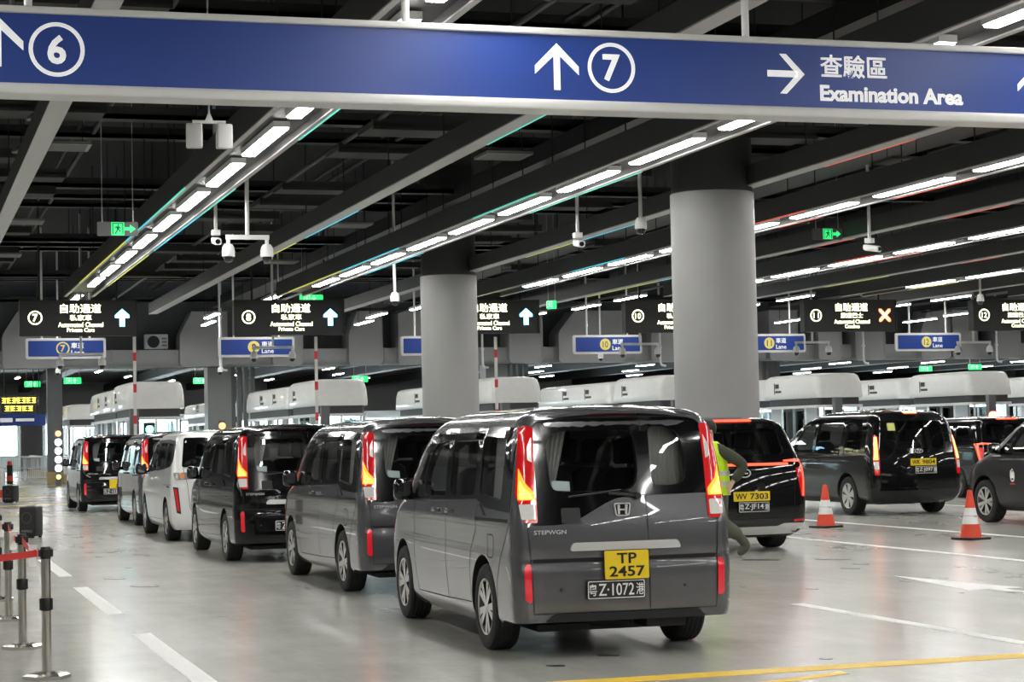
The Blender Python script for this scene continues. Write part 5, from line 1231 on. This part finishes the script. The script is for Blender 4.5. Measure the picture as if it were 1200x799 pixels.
t = thing('overhead_sign', 'far blue sign with white print under the yellow message boards', 'sign', p); MB().box(-1.3, 1.3, 0, .1, -.3, .3).build('sign_panel', blue, t); MB().box(-.9, -.3, -.004, 0, -.1, .1).build('print_block', sign_w, t); MB().box(-.15, .75, -.004, 0, -.07, .07).build('print_block', sign_w, t)
for sx in (-1, 1): MB().tube((sx, .05, .3), (sx, .05, 6.2-p.z), .02, 6).build('hanger_rod', dark2, t)
# white railing across the far aisle
rail = mat('railing_white', (.72, .72, .72), .45)
a = at_z(-30, 563, 0); b_ = at_z(60, 563, 0); fl_ = (b_-a).length; rz = math.atan2(b_.y-a.y, b_.x-a.x)
t = thing('railing', 'white steel railing across the far end of the aisle', 'railing', a, rz)
MB().box(0, fl_, -.03, .03, 1.05, 1.12).build('top_rail', rail, t); MB().box(0, fl_, -.02, .02, .12, .17).build('bottom_rail', rail, t); MB().box(0, fl_, -.02, .02, .55, .59).build('middle_rail', rail, t)
nb_ = int(fl_/.16)
bmh = MB().box(-.012, .012, -.012, .012, .12, 1.05).mesh('baluster', rail)
for i in range(nb_): mobj('baluster', bmh, t, (i*fl_/nb_, 0, 0))
for i in range(4): MB().box(i*fl_/3-.04, i*fl_/3+.04, -.04, .04, 0, 1.15).build('rail_post', rail, t)
# bollards by the aisle
for px, py, c1_, l in ((11.5, 567, 'red', 'small dark bollard with a red lamp by the far railing'), (1.5, 588, 'white', 'white and orange bollard beside the far portable speaker')):
    p = at_z(px, py, 0); t = thing('bollard', l, 'bollard', p)
    MB().lathe([(0, 0), (.13, 0), (.12, .8), (0, .8)], 16).build('bollard_body', blackp if c1_ == 'red' else rail, t, smooth=40)
    MB().lathe([(.125, .12), (.135, .12), (.135, .35), (.125, .35)], 16).build('bollard_band', orange, t, smooth=40)
    MB().lathe([(.10, .8), (.10, .92), (.06, .97), (0, .97)], 16).build('bollard_cap', orange if c1_ == 'red' else rail, t, smooth=40)
# low ochre kerb along the left side of the lane 7 island, white safety fence on it
for k in (0,):
    x = ISX0-.28
    t = thing('kerb_fence', 'low ochre kerb with white rail along the lane 7 booths', 'kerb', (x, 58.8, 0))
    MB().box(-.1, .1, 21.5, 51, 0, .35).build('kerb', curb_y, t); MB().box(-.04, .04, 21.5, 51, 1.0, 1.08).build('rail', rail, t)
    for i in range(12): MB().box(-.04, .04, 21.6+i*2.6, 21.68+i*2.6, .35, 1.0).build('rail_post', rail, t)
# ================================================================== THE PERSON
def skin(name, joints, edges, mats, parent, sub=2, flat=None):
    """joints: {key: (x,y,z,r) or (x,y,z,rx,ry)}; grown with a Skin modifier"""
    me = bpy.data.meshes.new(name); ks = list(joints)
    me.from_pydata([joints[k][:3] for k in ks], [(ks.index(a), ks.index(b_)) for a, b_ in edges], [])
    o = bpy.data.objects.new('tmp', me); col.objects.link(o)
    md = o.modifiers.new('s', 'SKIN'); md.use_smooth_shade = True; md.branch_smoothing = .3
    for i, k in enumerate(ks):
        j = joints[k]; sv = me.skin_vertices[0].data[i]; sv.radius = (j[3], j[4] if len(j) > 4 else j[3]); sv.use_root = (i == 0)
    s2 = o.modifiers.new('u', 'SUBSURF'); s2.levels = sub; s2.render_levels = sub
    m2 = bpy.data.meshes.new_from_object(o.evaluated_get(bpy.context.evaluated_depsgraph_get())); bpy.data.objects.remove(o)
    m2.materials.clear(); m2.materials.append(mats); m2.name = name
    m2.polygons.foreach_set('use_smooth', [True]*len(m2.polygons))
    return mobj(name, m2, parent)
# local frame: walks towards -x; x forward is negative; z up
skinm = mat('skin', (.55, .36, .26), .55); olive = mat('cloth_olive', (.052, .056, .036), .9, bump=.3, scale=30); olive2 = mat('trousers_olive', (.085, .092, .062), .9, bump=.3, scale=30)
vest = mat('vest_hi_vis', (.55, .78, .02), .7, emit=(.5, .8, .0), es=.05); vest_s = mat('vest_silver', (.55, .57, .56), .35); hairm = mat('hair_black', (.01, .009, .008), .6); boot = mat('boot_olive', (.075, .078, .05), .8)
PX = 9.97
pr = thing('person', 'person in olive clothes and yellow hi-vis vest walking behind the grey van', 'person', (PX, 23.45, 0))
J = {'pel': (.02, 0, .93, .13, .15), 'wai': (.0, 0, 1.08, .12, .15), 'che': (-.03, 0, 1.28, .12, .17), 'nec': (-.06, 0, 1.46, .055), 'hd0': (-.085, 0, 1.54, .075, .07), 'hd1': (-.095, 0, 1.62, .095, .078), 'hd2': (-.085, 0, 1.70, .07, .06)}
E_ = [('pel', 'wai'), ('wai', 'che'), ('che', 'nec'), ('nec', 'hd0'), ('hd0', 'hd1'), ('hd1', 'hd2')]
for s_, nm, el, wr in ((-1, 'r', (.30, -.27, 1.17), (.13, -.25, .97)), (1, 'l', (-.12, .26, 1.14), (-.30, .22, 1.0))):
    J['sh'+nm] = (-.03, s_*.18, 1.40, .06); J['el'+nm] = (*el, .045); J['wr'+nm] = (*wr, .03); hx, hy, hz = wr
    J['ha'+nm] = (hx-.04, hy, hz-.07, .028, .040)
    E_ += [('che', 'sh'+nm), ('sh'+nm, 'el'+nm), ('el'+nm, 'wr'+nm), ('wr'+nm, 'ha'+nm)]
    for q, (dy, ln) in enumerate(((-.03, .055), (-.01, .07), (.01, .075), (.03, .065))):
        J['f%d%s' % (q, nm)] = (hx-.06, hy+dy, hz-.12, .010); J['g%d%s' % (q, nm)] = (hx-.05, hy+dy, hz-.12-ln*.6, .009); E_ += [('ha'+nm, 'f%d%s' % (q, nm)), ('f%d%s' % (q, nm), 'g%d%s' % (q, nm))]
    J['t'+nm] = (hx-.085, hy-.02*s_, hz-.085, .011); E_.append(('ha'+nm, 't'+nm))
LEG = {'r': ((.05, -.10, .86), (.0, -.10, .47), (.30, -.10, .25), (.36, -.10, .16), (.24, -.10, .035)), 'l': ((.0, .10, .86), (-.22, .10, .48), (-.26, .10, .10), (-.20, .10, .045), (-.42, .10, .04))}
for nm, (h_, k_, a_, he, to) in LEG.items():
    J['hi'+nm] = (*h_, .085); J['kn'+nm] = (*k_, .058); J['an'+nm] = (*a_, .035); J['to'+nm] = ((to[0]*.3+a_[0]*.7), to[1], to[2]*.3+a_[2]*.7, .018)
    E_ += [('pel', 'hi'+nm), ('hi'+nm, 'kn'+nm), ('kn'+nm, 'an'+nm), ('an'+nm, 'to'+nm)]
body = skin('body', J, E_, skinm, pr)
g_ = lambda k, r, r2=None: (*J[k][:3], r, r2 or r)
T = {'pel': g_('pel', .155, .175), 'wai': (.0, 0, 1.02, .14, .17)}; TE = [('pel', 'wai')]
for nm in 'rl': T.update({'hi'+nm: g_('hi'+nm, .105), 'kn'+nm: g_('kn'+nm, .10), 'an'+nm: g_('an'+nm, .092)}); TE += [('pel', 'hi'+nm), ('hi'+nm, 'kn'+nm), ('kn'+nm, 'an'+nm)]
skin('trousers', T, TE, olive2, body)
A = {'che': g_('che', .145, .195), 'wai': g_('wai', .14, .17), 'hem': (.02, 0, .88, .15, .175), 'nec': (-.06, 0, 1.47, .065)}; AE = [('che', 'wai'), ('wai', 'hem'), ('che', 'nec')]
for nm in 'rl': A.update({'sh'+nm: g_('sh'+nm, .085), 'el'+nm: g_('el'+nm, .088), 'wr'+nm: g_('wr'+nm, .055)}); AE += [('che', 'sh'+nm), ('sh'+nm, 'el'+nm), ('el'+nm, 'wr'+nm)]
skin('jacket', A, AE, olive, body)
mb = MB(); rings = []
for z, rx, ry, cx in ((.80, .165, .205, .02), (.95, .170, .205, .015), (1.1, .165, .205, .0), (1.25, .170, .22, -.02), (1.36, .165, .225, -.03), (1.44, .12, .18, -.045), (1.485, .085, .09, -.055)):
    rings.append([(cx+rx*math.cos(2*PI*i/28), ry*math.sin(2*PI*i/28), z) for i in range(28)])
v_ = mb.loft(rings, cap=False).build('vest', vest, body, smooth=60)
for z in (.92, 1.05): MB().loft([[(.008+.173*math.cos(2*PI*i/28), .209*math.sin(2*PI*i/28), zz) for i in range(28)] for zz in (z, z+.055)], cap=False).build('reflective_stripe', vest_s, v_, smooth=60)
for nm, (h_, k_, a_, he, to) in LEG.items():
    B_ = {'a': (a_[0]-(.06 if nm == 'r' else 0), a_[1], a_[2]+(.05 if nm == 'r' else .12), .066), 'b': (*he, .076), 'm': ((he[0]+to[0])/2+(.02 if nm == 'r' else 0), he[1], (he[2]+to[2])/2+.005, .062, .06), 't': (to[0], to[1], to[2]+.0, .040, .048)}
    skin('boot', B_, [('a', 'b'), ('b', 'm'), ('m', 't')], boot, body)
hr_ = MB().lathe([(0, .118), (.05, .112), (.085, .08), (.102, .03), (.100, -.02), (.088, -.05)], 24).build('hair', hairm, body, smooth=60, loc=(-.075, 0, 1.645)); hr_.scale = (1.02, .88, 1.)
MB().lathe([(0, 0), (.012, 0), (.010, .03), (0, .035)], 8, c=(0, 0, 0)).build('nose', skinm, body, smooth=60, loc=(-.185, 0, 1.60))
for sy in (-1, 1):
    MB().lathe([(0, -.008), (.010, -.006), (.012, .002)], 10, 'x', (-.178, sy*.032, 1.635)).build('eye', ink, body, smooth=60)
    MB().lathe([(0, -.012), (.022, -.008), (.028, .004), (.018, .010)], 12, 'y', (-.08, sy*.083, 1.61)).build('ear', skinm, body, smooth=60)
MB().box(-.186, -.176, -.024, .024, 1.555, 1.565).build('mouth', mat('lips', (.40, .16, .14), .5), body)
